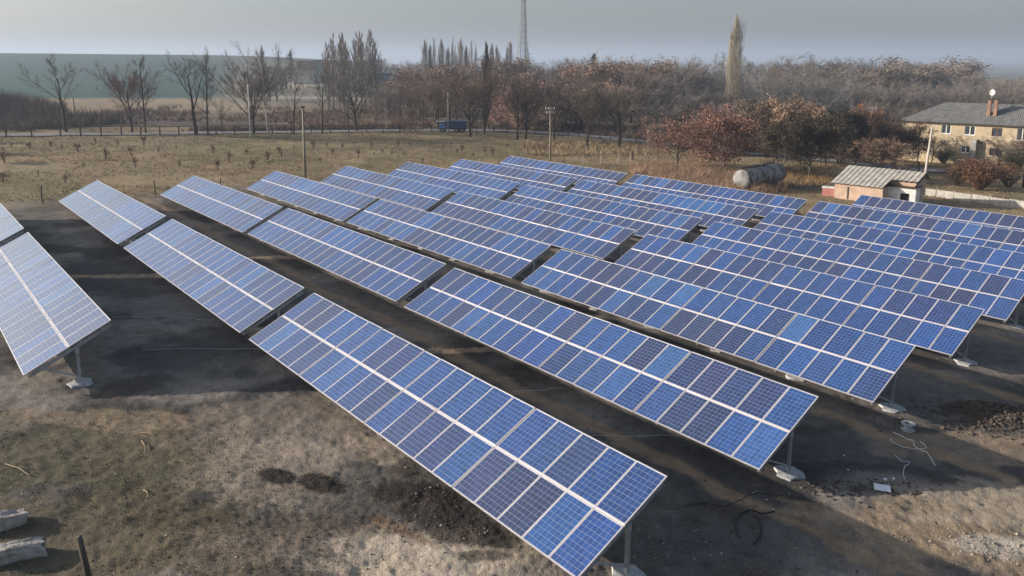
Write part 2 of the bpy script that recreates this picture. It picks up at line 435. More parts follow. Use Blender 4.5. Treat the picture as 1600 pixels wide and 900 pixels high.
# ------------------------------------------------------------------ the road behind the field
def strip(name, pts, width, m, dz):
    P = [Vector((p.x, p.y, 0)) for p in pts]; Q = []
    for i in range(len(P) - 1):                                   # Catmull-Rom
        a, b_, c, d = P[max(i - 1, 0)], P[i], P[i + 1], P[min(i + 2, len(P) - 1)]
        for k in range(14):
            t = k / 14
            Q.append(.5 * ((2 * b_) + (c - a) * t + (2 * a - 5 * b_ + 4 * c - d) * t * t + (3 * b_ - a - 3 * c + d) * t ** 3))
    mb = MB(); rows = []; nw = 6
    for i, p in enumerate(Q):
        d = (Q[min(i + 1, len(Q) - 1)] - Q[max(i - 1, 0)]).normalized(); nrm = Vector((-d.y, d.x, 0))
        for k in range(nw + 1):
            q = p + nrm * width * (k / nw - .5)
            z = gz(q.x, q.y)
            rows.append((q.x, q.y, z + dz))
    mb.add(rows, [(i * (nw + 1) + k, i * (nw + 1) + k + 1, (i + 1) * (nw + 1) + k + 1, (i + 1) * (nw + 1) + k) for i in range(len(Q) - 1) for k in range(nw)])
    o = mb.build(name, m, smooth=True); o['kind'] = 'structure'; return Q
ROADPX = [(-260, 214), (-100, 212.5), (0, 211.5), (200, 210), (400, 207.5), (600, 205), (760, 204.5), (880, 210), (1000, 221), (1100, 232), (1200, 243), (1300, 252), (1400, 262), (1500, 271), (1650, 283), (1850, 300)]
road = strip('road', [gp(*p) for p in ROADPX], 6.5, M['asphalt'], .16)

# ------------------------------------------------------------------ solar arrays
PW, PL, PG, FR = 1.008, 1.692, .006, .032                        # panel width, length, gap, frame
MG = .036
SL = 2 * PL + MG                                                # slope length of a table
BLOCK, NB = 5 * (PW + PG) - PG, 4
BG = (20.4 - NB * BLOCK) / (NB - 1)
ct, st = math.cos(TILT), math.sin(TILT)
mb = MB()
for c, s in (((PW / 2, FR / 2, -.02), (PW, FR, .04)), ((PW / 2, PL - FR / 2, -.02), (PW, FR, .04)),
             ((FR / 2, PL / 2, -.02), (FR, PL - 2 * FR, .04)), ((PW - FR / 2, PL / 2, -.02), (FR, PL - 2 * FR, .04))):
    mb.box(c, s)
mb.add([(FR, FR, -.006), (PW - FR, FR, -.006), (PW - FR, PL - FR, -.006), (FR, PL - FR, -.006)], [(0, 1, 2, 3)], 1)
mb.add([(FR, FR, -.012), (PW - FR, FR, -.012), (PW - FR, PL - FR, -.012), (FR, PL - FR, -.012)], [(3, 2, 1, 0)], 2)
panel_me = mb.mesh('solar_panel', [M['alu'], M['back'], M['under']])
mb = MB(); cw, cl = (PW - 2 * FR - .012) / 6, (PL - 2 * FR - .016) / 10
for i in range(6):
    for j in range(10):
        x0, y0, x1, y1 = FR + .006 + i * cw + .0042, FR + .008 + j * cl + .0042, FR + .006 + (i + 1) * cw - .0042, FR + .008 + (j + 1) * cl - .0042
        mb.add([(x0, y0, -.004), (x1, y0, -.004), (x1, y1, -.004), (x0, y1, -.004)], [(0, 1, 2, 3)])
cell_me = mb.mesh('cell_sheet', M['cells'])
RAIL_Y = [.42, 1.26, SL - 1.26, SL - .42]
mb = MB()
for k in range(NB):
    x0 = k * (BLOCK + BG)
    mb.box((x0 + BLOCK / 2, 0, -.065), (BLOCK, .05, .048))
rail_me = mb.mesh('rail', M['steel'])
mb = MB(); mb.box((10.2, 0, -.03), (20.4, .08, .012)); strip_me = mb.mesh('centre_strip', M['alu'])
mb = MB(); mb.box((0, SL / 2, -.205), (.06, SL - .2, .10)); mb.box((0, SL / 2, -.262), (.11, SL - .2, .014))
for yy_ in RAIL_Y: mb.box((0, yy_, -.122), (.07, .09, .066))                 # cleats that carry the rails
rafter_me = mb.mesh('rafter', M['steel'])
PY_ = .60 * SL * ct                                              # plan distance of the post from the low edge
ptop = .75 + .60 * SL * st - .26 / ct
pfoot = -.039 * PY_
mb = MB(); mb.box((0, PY_, (ptop + pfoot - .25) / 2), (.09, .10, ptop - pfoot + .25)); mb.box((0, PY_ - .006, ptop - .10), (.13, .135, .22)); post_me = mb.mesh('post', M['steel'])
mb = MB(); mb.beam((.0, PY_ - .05, pfoot + .28), (.0, .21 * SL * ct, .75 + .21 * SL * st - .27), .055, .055); brace_me = mb.mesh('brace', M['steel'])
def foot_mesh(seed):
    r = random.Random(seed); mb = MB(); n = 14; ring = [(r.uniform(.40, .62)) for _ in range(n)]
    top = [(math.cos(i * 2 * math.pi / n) * ring[i] * .86, PY_ + math.sin(i * 2 * math.pi / n) * ring[i] * .8, pfoot + .055 + r.uniform(-.02, .02)) for i in range(n)]
    bot = [(math.cos(i * 2 * math.pi / n) * ring[i], PY_ + math.sin(i * 2 * math.pi / n) * ring[i], pfoot - .3) for i in range(n)]
    mb.add(top + bot + [(0, PY_, pfoot + .075)], [(i, (i + 1) % n, 2 * n) for i in range(n)] + [(i, n + i, n + (i + 1) % n, (i + 1) % n) for i in range(n)])
    return mb.mesh('footing', M['concrete_white'])
foot_mes = [foot_mesh(s) for s in range(4)]
rng = random.Random(5)
NAVY = [(.022, .044, .145), (.026, .042, .135), (.020, .048, .165), (.030, .042, .125)]
MID = [(.018, .066, .240), (.019, .076, .265), (.018, .058, .215), (.022, .064, .220)]
PALE = [(.030, .098, .300), (.034, .108, .310), (.028, .090, .275)]
def panel_color(prev):
    q = rng.random()
    if prev is not None and q < .22: base = prev
    else:
        q = rng.random(); base = rng.choice(NAVY) if q < .40 else rng.choice(MID) if q < .91 else rng.choice(PALE)
    k = rng.uniform(.88, 1.12)
    return tuple(c * k * rng.uniform(.95, 1.05) for c in base)
proto = None
def build_table(label, x, y):
    """first table: the real thing; the later ones are copies that share its meshes"""
    global proto
    z = GX * x + GY * y
    if proto is None:
        t = thing('solar_array', label, 'solar array', (x, y, z), AZ, 'tilted solar arrays standing in rows')
        for k in range(NB):
            for i in range(5):
                for j in range(2):
                    px_, s0 = k * (BLOCK + BG) + i * (PW + PG), j * (PL + MG)
                    o = put('solar_panel', panel_me, t, (px_, s0 * ct, .75 + s0 * st), (TILT, 0, 0))
                    c = put('cell_sheet', cell_me, o); c['kind'] = 'stuff'
        for s0 in RAIL_Y: put('rail', rail_me, t, (0, s0 * ct, .75 + s0 * st), (TILT, 0, 0))
        put('centre_strip', strip_me, t, (0, SL / 2 * ct, .75 + SL / 2 * st), (TILT, 0, 0))
        for k, fx in enumerate((.15, 4.2, 8.2, 12.2, 16.2, 20.25)):
            put('rafter', rafter_me, t, (fx, 0, .75), (TILT, 0, 0))
            put('post', post_me, t, (fx, 0, 0)); put('brace', brace_me, t, (fx, 0, 0)); put('footing', foot_mes[k % 4], t, (fx, 0, 0), )
        proto = t
    else:
        t = proto.copy(); col.objects.link(t); t.location = (x, y, z); t['label'] = label
        for ch in list(proto.children):
            c = ch.copy(); col.objects.link(c); c.parent = t
            for gch in list(ch.children):
                d = gch.copy(); col.objects.link(d); d.parent = c
    prev = [None, None]; i = 0
    for ch in t.children:
        if ch.name.startswith('solar_panel'):
            prev[i % 2] = panel_color(prev[i % 2]); i += 1
            ch.rotation_euler = (TILT + rng.gauss(0, .0035), rng.gauss(0, .003), 0)
            for gch in ch.children: gch.color = (*prev[i % 2 - 1 if False else (i - 1) % 2], 1)
    return t
ROWS = ['front row that starts at the left edge of the photo', 'second row from the camera', 'third row from the camera', 'fourth row from the camera', 'fifth row from the camera',
        'sixth row from the camera', 'seventh row from the camera', 'eighth row from the camera', 'last short row beside the white hut']
TABLES = [  # x, y, row, label
 (-30.74, 43.40, 'solar array with whitish sky glare on its panels, cut by the left photo edge'),
 (-44.35, 60.30, 'pale tip of a solar array, highest thing at the left photo edge among the arrays'),
 (-11.27, 32.28, 'largest solar array, in front at the photo bottom, with blue and violet panels'),
 (-24.67, 48.94, 'pale blue solar array directly behind the upper end of the largest front array'),
 (-38.24, 65.75, 'pale solar array at the far end of the row of the largest front array'),
 (-5.36, 37.79, 'array whose right end stands on a white pad by the loose white cables'),
 (-18.66, 54.54, 'middle solar array of the row that ends at the loose white cables'),
 (-31.89, 70.77, 'far end solar array of the row that ends at the loose white cables'),
 (.51, 43.22, 'nearest solar array of the row that ends above the grey cable spool'),
 (-12.84, 60.06, 'middle solar array of the row that ends above the grey cable spool'),
 (-25.92, 76.21, 'far end solar array beside the thin pole with the dark side in the field'),
 (6.47, 48.74, 'nearest solar array of the row whose right end stands by the dark soil heap'),
 (-6.88, 65.82, 'middle solar array of the row whose right end stands by the dark soil heap'),
 (-20.22, 82.41, 'far end solar array of the row whose right end stands by the dark soil heap'),
 (12.36, 54.42, 'navy solar array whose lower right corner just touches the right photo edge'),
 (-1.08, 71.34, 'middle solar array of the row that reaches the right photo edge with its corner'),
 (-14.40, 88.45, 'far end solar array of the row that reaches the right photo edge with its corner'),
 (18.26, 60.07, 'solar array cut by the right photo edge, third row counted from the white hut'),
 (4.71, 76.66, 'middle solar array of the third row counted from the white hut'),
 (-8.55, 93.35, 'far end solar array of the third row counted from the white hut'),
 (24.57, 66.54, 'solar array cut by the right photo edge, second row counted from the white hut'),
 (10.95, 82.96, 'solar array in front of the rusty tank and the reddish weeds'),
 (-2.66, 99.15, 'farthest solar array, top of the photo, beside the pole with insulators'),
 (30.55, 71.70, 'solar array directly in front of the white hut and the low pale wall'),
]
for x, y, lab in TABLES: build_table(lab, x, y)

# ------------------------------------------------------------------ trees: prototypes, then copies
def grow_tree(seed, kind):
    """returns (trunk MB, crown MB) for a tree 10 m tall"""
    r = random.Random(seed); T, Cn = MB(), MB()
    P = dict(
        round=dict(h=.52, r=.20, n=(13, 8, 6), ang=(50, 44, 42), ln=(.54, .52, .48), up=.28, start=.28, curve=.35),
        wide=dict(h=.46, r=.23, n=(13, 8, 6), ang=(58, 46, 42), ln=(.60, .52, .48), up=.20, start=.30, curve=.4),
        low=dict(h=.62, r=.17, n=(18, 8, 5), ang=(64, 46, 42), ln=(.50, .52, .48), up=.20, start=.10, curve=.35),
        forked=dict(h=.62, r=.17, n=(6, 6, 5), ang=(42, 40, 40), ln=(.50, .42, .42), up=.22, start=.36, curve=.35),
        slim=dict(h=.86, r=.13, n=(16, 5, 4), ang=(50, 40, 38), ln=(.26, .5, .5), up=.25, start=.30, curve=.25),
        vase=dict(h=.36, r=.22, n=(12, 8, 6), ang=(34, 32, 36), ln=(.70, .48, .45), up=.28, start=.45, curve=.35),
        airy=dict(h=.90, r=.12, n=(26, 7, 3), ang=(30, 24, 22), ln=(.34, .5, .5), up=.75, start=.12, curve=.14),
        column=dict(h=.93, r=.15, n=(46, 9, 3), ang=(28, 22, 22), ln=(.27, .5, .5), up=.75, start=.06, curve=.12),
        poplar=dict(h=.93, r=.13, n=(52, 9, 3), ang=(34, 22, 22), ln=(.30, .5, .5), up=.75, start=.08, curve=.12),
    )[kind]
    def perp(d):
        a = Vector((r.gauss(0, 1), r.gauss(0, 1), r.gauss(0, 1))); a = a - d * a.dot(d); return a.normalized()
    def branch(p, d, L, rad_, lvl, phase):
        ns = (7, 4, 3, 2)[lvl]; pts, rs = [p], [rad_]; q = p.copy(); dd = d.copy()
        for i in range(ns):
            w_ = P['curve'] * (.22 if lvl == 0 else .38)
            dd = (dd + perp(dd) * r.uniform(0, w_) + Vector((0, 0, P['up'] * (.05 if lvl == 0 else .30)))).normalized()
            q = q + dd * L / ns; pts.append(q.copy()); rs.append(rad_ * (1 - (i + 1) / ns * (.72 if lvl == 0 else .75)))
        if lvl < 2: T.tube(pts, rs, (7, 5)[lvl], cap=False)
        else: Cn.tube(pts, [max(k, .011) for k in rs], 3, cap=False)
        if lvl == 3: return
        n = P['n'][lvl] if lvl < 3 else 0
        for i in range(n):
            s0 = P['start'] if lvl == 0 else .18
            t = s0 + (1.0 - s0) * (i + r.uniform(.15, .95)) / n
            t = min(t, 1)
            k = min(int(t * ns), ns - 1); f = t * ns - k
            bp_ = pts[k].lerp(pts[k + 1], f); bd = (pts[k + 1] - pts[k]).normalized()
            br = (rs[k] * (1 - f) + rs[k + 1] * f)
            phase += 2.399 + r.uniform(-.5, .5)
            ref = Vector((1, 0, 0)) if abs(bd.x) < .8 else Vector((0, 1, 0))
            x = bd.cross(ref).normalized(); y = bd.cross(x)
            out = x * math.cos(phase) + y * math.sin(phase)
            a = R(P['ang'][lvl] * r.uniform(.7, 1.25))
            nd = (bd * math.cos(a) + out * math.sin(a)).normalized()
            base = 10.0 * P['ln'][0] if lvl == 0 else L * P['ln'][lvl]
            sh = (1 - .55 * max(0, (t - .55) / .45)) if lvl == 0 else (1.05 - .45 * t)
            if kind in ('poplar', 'airy') and lvl == 0: sh = (.55 + .45 * math.sin(math.pi * min(1, t * 1.15))) * (1.08 - .75 * t)
            if kind == 'column' and lvl == 0: sh = (.7 + .45 * math.sin(math.pi * min(1, t))) * (1 if t < .5 else 1 - (t - .5) * 1.65)
            if kind == 'slim' and lvl == 0: sh = 1.15 - .8 * t
            branch(bp_, nd, base * sh * r.uniform(.7, 1.2), br * r.uniform(.42, .62), lvl + 1, r.uniform(0, 6))
    trunks = 1
    for _ in range(trunks):
        branch(Vector((0, 0, -.3)), Vector((r.uniform(-.07, .07), r.uniform(-.07, .07), 1)).normalized(), 10 * P['h'], P['r'], 0, r.uniform(0, 6))
    pts = list(Cn.v)                                              # the finest twigs: single slivers
    for _ in range(dict(forked=1500, slim=1700, poplar=3200, airy=1500, column=2800).get(kind, 7000)):
        v = Vector(r.choice(pts)); d = (Vector((v.x, v.y, (v.z - 4) * .5 + 1.2)).normalized() + Vector((r.gauss(0, .55), r.gauss(0, .55), r.gauss(.15, .45)))).normalized()
        if kind in ('poplar', 'airy', 'column'): d = (d * .35 + Vector((0, 0, 1))).normalized()
        L_ = r.uniform(.25, .85) * (.8 if kind in ('poplar', 'airy', 'column') else 1.0); x = perp(d) * r.uniform(.007, .013) * (.6 if kind in ('forked', 'slim') else 1)
        Cn.add([v - x, v + x, v + d * L_], [(0, 1, 2)])
    zmax = max(max(v[2] for v in T.v), max(v[2] for v in Cn.v))
    k = 10 / zmax
    for m in (T, Cn): m.v = [(v[0] * k, v[1] * k, v[2] * k) for v in m.v]
    return T, Cn
def leaves(crown, seed, n, size, zlo=.0, spread=.35):
    """dry leaf clumps hung on the ends of the twigs of a crown"""
    r = random.Random(seed); L = MB(); V = [v for v in crown.v if v[2] > zlo]
    for _ in range(n):
        v = Vector(r.choice(V)) + Vector((r.gauss(0, spread), r.gauss(0, spread), r.gauss(0, spread * .8)))
        a = Vector((r.gauss(0, 1), r.gauss(0, 1), r.gauss(0, 1))).normalized(); b_ = a.orthogonal().normalized()
        s = size * r.uniform(.6, 1.5); b_ = (b_ + a.cross(b_) * r.uniform(-1, 1)).normalized(); c = a.cross(b_) * s * .6; b_ = b_ * s
        L.add([v - b_, v + c, v + b_, v - c], [(0, 1, 2, 3)])
    return L
PROTO = {}
def proto_tree(key, kind, seed, nleaf=0, lsize=.12, zlo=0):
    T, Cn = grow_tree(seed, kind)
    PROTO[key] = [('trunk', T.mesh('trunk', M['bark'], True)), ('twigs', Cn.mesh('twigs', M['twig']))]
    if nleaf: PROTO[key].append(('foliage', leaves(Cn, seed, nleaf, lsize, zlo).mesh('foliage', M['leaf'])))
for i in range(3): proto_tree(f'round{i}', 'round', 20 + i)
for i in range(2): proto_tree(f'wide{i}', 'wide', 30 + i)
for i in range(3): proto_tree(f'forked{i}', 'forked', 40 + i)
for i in range(2): proto_tree(f'slim{i}', 'slim', 50 + i)
for i in range(2): proto_tree(f'vase{i}', 'vase', 60 + i)
for i in range(2): proto_tree(f'poplar{i}', 'poplar', 70 + i)
for i in range(2): proto_tree(f'column{i}', 'column', 110 + i)
for i in range(3): proto_tree(f'airy{i}', 'airy', 75 + i)
for i in range(3): proto_tree(f'leafy{i}', ('low', 'round', 'wide')[i], 80 + i, 9500, .13)
for i in range(2): proto_tree(f'sparse{i}', ('low', 'wide')[i], 90 + i, 3600, .11)
proto_tree('dense0', 'low', 95, 12000, .15)
proto_tree('dense1', 'wide', 97, 8000, .13)
def spruce():
    r = random.Random(3); T, L = MB(), MB(); T.tube([(0, 0, -.3), (0, 0, 5), (0, 0, 10)], [.16, .1, .02], 7)
    for i in range(1500):
        t = r.random() ** .7; z = 1 + 9 * t; rr = (1 - t) * 3.0 * r.uniform(.25, 1) + .08; a = r.uniform(0, 6.283)
        p = Vector((rr * math.cos(a), rr * math.sin(a), z - rr * .25)); o = Vector((math.cos(a), math.sin(a), -.3)) * .32; s = Vector((-math.sin(a), math.cos(a), r.uniform(-.3, .3))) * .14
        L.add([p - o, p + s, p + o, p - s], [(0, 1, 2, 3)])
    return [('trunk', T.mesh('trunk', M['bark'])), ('foliage', L.mesh('foliage', M['leaf']))]
PROTO['spruce'] = spruce()
def bush(seed, n, nl, lsize):
    r = random.Random(seed); T, L = MB(), MB(); tips = []
    for i in range(n):
        a = r.uniform(0, 6.283); s = r.uniform(.3, 1.0); h = r.uniform(.55, 1.0) * 10
        p0 = Vector((math.cos(a) * .3, math.sin(a) * .3, -.2)); p2 = Vector((math.cos(a) * s * 6, math.sin(a) * s * 6, h * (1 - .35 * s)))
        p1 = p0.lerp(p2, .5) + Vector((0, 0, h * .12)); T.tube([p0, p1, p2], [.10, .07, .02], 4, cap=False)
        for k in range(26):
            t = r.uniform(.25, 1.0); q = p0.lerp(p1, t * 2) if t < .5 else p1.lerp(p2, t * 2 - 1)
            e = q + Vector((r.gauss(0, .9), r.gauss(0, .9), abs(r.gauss(.6, .8)))); T.tube([q, e], [.03, .012], 3, cap=False); tips.append(e)
            tips.append(q.lerp(e, .5))
    for _ in range(nl):
        v = r.choice(tips) + Vector((r.gauss(0, .45), r.gauss(0, .45), r.gauss(0, .4))); a = Vector((r.gauss(0, 1), r.gauss(0, 1), r.gauss(0, 1))).normalized()
        b_ = a.orthogonal().normalized(); b_ = (b_ + a.cross(b_) * r.uniform(-1, 1)).normalized(); s = lsize * r.uniform(.6, 1.5); c = a.cross(b_) * s * .6; b_ = b_ * s
        L.add([v - b_, v + c, v + b_, v - c], [(0, 1, 2, 3)])
    return [('stems', T.mesh('stems', M['bark']))] + ([('foliage', L.mesh('foliage', M['leaf']))] if nl else [])
PROTO['bush0'] = bush(1, 46, 5600, .16)
PROTO['bush1'] = bush(2, 44, 2200, .15)
PROTO['bush2'] = bush(3, 40, 0, .2)
TRUNK_C = (.055, .045, .040)
def tree(name, key, p, h, label, cat='tree', crown=(.10, .08, .065), trunk=TRUNK_C, leaf=None, sx=1.0, group=None, lean=0.0, rz=None):
    root = thing(name, label, cat, (p[0], p[1], p[2] - .05), rng.uniform(0, 6.28) if rz is None else rz, group)
    k = h / 10; root.scale = (k * sx, k * sx, k)
    if lean: root.rotation_euler = (0, lean, 0) if rz is None else (0, lean, rz)
    for nm, me in PROTO[key]:
        c = trunk if nm in ('trunk', 'stems') else (leaf or crown) if nm == 'foliage' else crown
        put(nm, me, root, color=c)
    return root
def tree_px(name, key, px, pyb, pyt, label, **kw):
    """tree whose foot and top stand at known places of the photo"""
    p = on(gp(px, pyb)); return tree(name, key, p, height_to(p, pyt), label, **kw)
GREYB, BROWNB, REDB, TANB = (.15, .13, .115), (.19, .145, .115), (.15, .075, .052), (.20, .145, .095)
B = 'bare_tree'
# --- along the road, left to right
tree_px(B, 'forked0', 104, 206, 74, 'bare tree with a low fork, leftmost tall tree, above the dark bank', crown=GREYB, sx=1.15, rz=1.2)
tree_px(B, 'round0', 207, 207, 88, 'smaller bare tree with thin reddish twigs, left of a close pair', crown=(0.192, 0.120, 0.104), sx=.75)
tree_px(B, 'slim0', 228, 209, 79, 'taller slim bare tree, right of the close pair left of the field hedge', crown=(0.144, 0.102, 0.090), sx=.9)
tree_px(B, 'forked1', 306, 212, 70, 'bare tree with long drooping side limbs in front of the green hill', crown=GREYB, sx=1.1, rz=.4)
tree_px(B, 'slim1', 325, 211, 80, 'slender bare tree just left of the largest spreading bare tree', crown=GREYB, sx=.9)
tree_px(B, 'forked2', 348, 208, 150, 'short bare tree leaning left at the road fence', crown=GREYB, sx=.8)
tree_px('large_bare_tree', 'vase0', 396, 209, 56, 'largest bare tree on the left, with fan of limbs behind the pale post', crown=(0.152, 0.128, 0.112), sx=1.0, rz=2.0)
tree_px('birch_tree', 'slim1', 419, 211, 70, 'birch with pale thin trunk right of the largest spreading bare tree', crown=(0.180, 0.162, 0.150), trunk=(0.450, 0.425, 0.400), sx=.75)
tree_px(B, 'forked1', 459, 210, 108, 'small bare tree forking high, just left of the pole in the field', crown=GREYB, sx=.7, rz=2.2)
tree_px(B, 'forked0', 503, 209, 92, 'bare tree with one low left limb right of the pole in the field', crown=GREYB, sx=.8, rz=4.4)
tree_px(B, 'forked2', 545, 205, 128, 'thin dark bare tree leaning left in front of the poplar clump', crown=GREYB, sx=.6, rz=3.2)
tree_px(B, 'wide0', 557, 205, 82, 'bare tree with silvery upper limbs in front of the poplar clump', crown=(0.192, 0.180, 0.162), sx=.85)
tree_px('birch_tree', 'slim0', 604, 205, 120, 'thin pale birch between the poplar clump and the long barn', crown=(0.168, 0.144, 0.132), trunk=(0.425, 0.400, 0.375), sx=.55)
tree_px(B, 'slim1', 625, 205, 128, 'dark straight bare tree in front of the long pink walled barn', crown=GREYB, sx=.8)
tree_px(B, 'forked1', 642, 205, 140, 'dark bare tree leaning right at the right end of the long barn', crown=GREYB, sx=.7, lean=.12)
tree_px(B, 'round1', 660, 203, 110, 'dark bare tree between the long barn and the blue truck', crown=BROWNB, sx=.8)
tree_px(B, 'round2', 684, 203, 115, 'bare tree behind the cab of the blue truck', crown=BROWNB, sx=.9)
tree_px(B, 'round0', 735, 214, 92, 'dark bare tree at the tail of the blue truck', crown=BROWNB, sx=.95)
tree_px(B, 'slim0', 745, 212, 140, 'thin young bare tree at the tail of the blue truck', crown=GREYB, sx=.6)
tree_px('dark_poplar', 'poplar0', 757, 210, 58, 'dark slender poplar standing in front of the hazy poplar row', cat='tree', crown=(0.096, 0.080, 0.072), trunk=(0.056, 0.048, 0.043), sx=.75)
tree_px('dark_tree', 'vase1', 808, 218, 92, 'thick dark multi stemmed bare tree below the lattice mast', crown=(0.120, 0.099, 0.086), sx=1.0)
tree_px('dark_tree', 'round1', 822, 217, 96, 'dark bare tree leaning right beside the thick tree below the lattice mast', crown=BROWNB, sx=.85, lean=.1)
tree_px('dark_tree', 'vase0', 866, 222, 96, 'dark bare tree directly behind the pole with insulators', crown=(0.128, 0.106, 0.091), sx=.95, rz=.5)
tree_px('dark_tree', 'vase1', 917, 228, 106, 'dark bare tree between the insulator pole and the last dark road tree', crown=(0.136, 0.109, 0.093), sx=.95, rz=2.8)
tree_px('dark_tree', 'wide1', 967, 231, 98, 'last dark bare road tree with crooked low right limb', crown=(0.152, 0.128, 0.109), sx=.95)
tree_px('sapling_tree', 'slim0', 1010, 268, 188, 'thin pale young tree left of the pink red oak', crown=(0.264, 0.216, 0.180), trunk=(0.312, 0.263, 0.225), sx=.55)
tree_px('red_oak', 'sparse0', 1056, 264, 165, 'smaller reddish oak with thin pale trunk left of the full red oak', crown=(.21, .14, .11), trunk=(.19, .14, .105), leaf=(.29, .165, .13), sx=1.15)
tree_px('evergreen_bush', 'dense0', 1083, 240, 172, 'dark evergreen tree between the two red oaks', crown=(0.048, 0.048, 0.040), leaf=(0.034, 0.036, 0.026), sx=.95)
tree_px('red_oak', 'leafy0', 1131, 262, 158, 'full red oak holding its dry leaves, left of the rusty tank', crown=(.20, .13, .10), trunk=(.16, .125, .105), leaf=(.30, .17, .135), sx=1.25)
tree_px('tall_poplar', 'column0', 1148, 200, 14, 'tall lone poplar with yellowish twigs rising above the wood', cat='tree', crown=(.40, .355, .27), trunk=(.32, .28, .21), sx=.55)
tree_px('tall_poplar', 'column1', 1138, 197, 44, 'shorter stem grown close to the left side of the tall lone poplar', cat='tree', crown=(.40, .355, .27), trunk=(.32, .28, .21), sx=.42)
tree_px('tan_tree', 'leafy1', 1190, 232, 150, 'tan brown tree left of the widest tan crown, above the road', crown=(.22, .18, .14), leaf=(.21, .165, .125), sx=1.15)
tree_px('tan_tree', 'leafy2', 1232, 236, 142, 'widest orange tan crown behind the rusty tank', crown=(.26, .19, .135), leaf=(.31, .215, .145), sx=1.15)
tree_px('dark_green_tree', 'dense1', 1219, 276, 178, 'brown tree with leaning pale trunk behind the right end of the tank', crown=(.07, .058, .046), leaf=(.075, .060, .042), trunk=(.17, .15, .125), sx=.85, lean=.06)
tree_px('dark_green_tree', 'dense1', 1265, 276, 166, 'dark tree with straight pale lower trunk left of the shed', crown=(.055, .045, .037), leaf=(.060, .048, .034), trunk=(.17, .15, .125), sx=.9, rz=2.0)
tree_px('dark_green_tree', 'dense0', 1316, 256, 162, 'darkest full tree rising behind the shed roof', crown=(.03, .028, .022), leaf=(.036, .033, .022), sx=1.05)
tree_px('dark_green_tree', 'sparse1', 1290, 258, 190, 'small dark tree between the straight trunk tree and the darkest tree', crown=(0.096, 0.080, 0.064), leaf=(0.117, 0.085, 0.058), sx=1.0)
tree_px('russet_tree', 'leafy1', 1345, 245, 166, 'russet tree behind the darkest tree, beside the crossarm pole', crown=(.10, .07, .055), leaf=(.13, .080, .058), sx=1.0)
tree_px('russet_tree', 'dense1', 1396, 256, 178, 'dark russet tree touching the left corner of the yellow house', crown=(.075, .052, .045), leaf=(.095, .062, .050), sx=1.1, rz=4.0)
tree_px('russet_tree', 'leafy2', 1374, 268, 208, 'low russet tree above the right end of the shed roof', crown=(.16, .12, .095), leaf=(.20, .135, .10), sx=1.4)
tree_px('orange_tree', 'leafy0', 1352, 225, 160, 'small orange crowned tree peeping over the dark tree', crown=(0.240, 0.144, 0.090), leaf=(0.345, 0.161, 0.075), sx=.8)
# --- by the house
tree_px('garden_tree', 'round2', 1500, 255, 200, 'bare garden tree before the upper windows of the yellow house', crown=(0.168, 0.132, 0.108), sx=1.2)
tree_px('garden_tree', 'round1', 1455, 256, 206, 'bare garden tree on the left half of the yellow house wall, nearest the leaning pole', crown=(0.180, 0.150, 0.120), sx=1.1)
tree_px('garden_tree', 'wide1', 1560, 262, 200, 'bare garden tree before the right part of the yellow house', crown=(0.132, 0.108, 0.090), sx=1.15)
tree_px('garden_tree', 'round0', 1592, 268, 205, 'bare dark garden tree at the right photo edge', crown=(0.128, 0.106, 0.088), sx=1.1)
tree_px('garden_tree', 'round2', 1434, 254, 200, 'bare pale garden tree on the blank left end of the yellow house wall', crown=(.20, .16, .12), sx=1.0)
tree_px('garden_tree', 'round1', 1535, 258, 206, 'bare garden tree by the thin leaning pole before the yellow house', crown=(.15, .12, .10), sx=1.2)
tree_px('garden_bush', 'bush1', 1474, 256, 228, 'dark low bush below the left window of the yellow house', cat='bush', trunk=(0.088, 0.075, 0.056), leaf=(0.091, 0.085, 0.046), sx=1.2)
tree_px('garden_bush', 'bush0', 1585, 268, 232, 'dark green bush at the right photo edge below the balcony', cat='bush', trunk=(0.062, 0.056, 0.037), leaf=(0.065, 0.072, 0.036), sx=1.1)
tree_px('red_bush', 'bush0', 1530, 296, 238, 'wide red brown bush in front of the yellow house', cat='bush', trunk=(0.125, 0.075, 0.056), leaf=(0.184, 0.098, 0.057), sx=1.35)
tree_px('red_bush', 'bush1', 1497, 290, 248, 'smaller brown bush left of the wide red brown bush', cat='bush', trunk=(0.125, 0.088, 0.069), leaf=(0.172, 0.115, 0.069), sx=1.2)
tree_px('red_bush', 'bush1', 1575, 292, 250, 'yellowish brown bush right of the wide red brown bush', cat='bush', trunk=(0.125, 0.088, 0.069), leaf=(0.218, 0.144, 0.069), sx=1.2)
ORD = ['first', 'second', 'third', 'fourth', 'fifth', 'sixth', 'seventh', 'eighth', 'ninth', 'last', *[''] * 20]
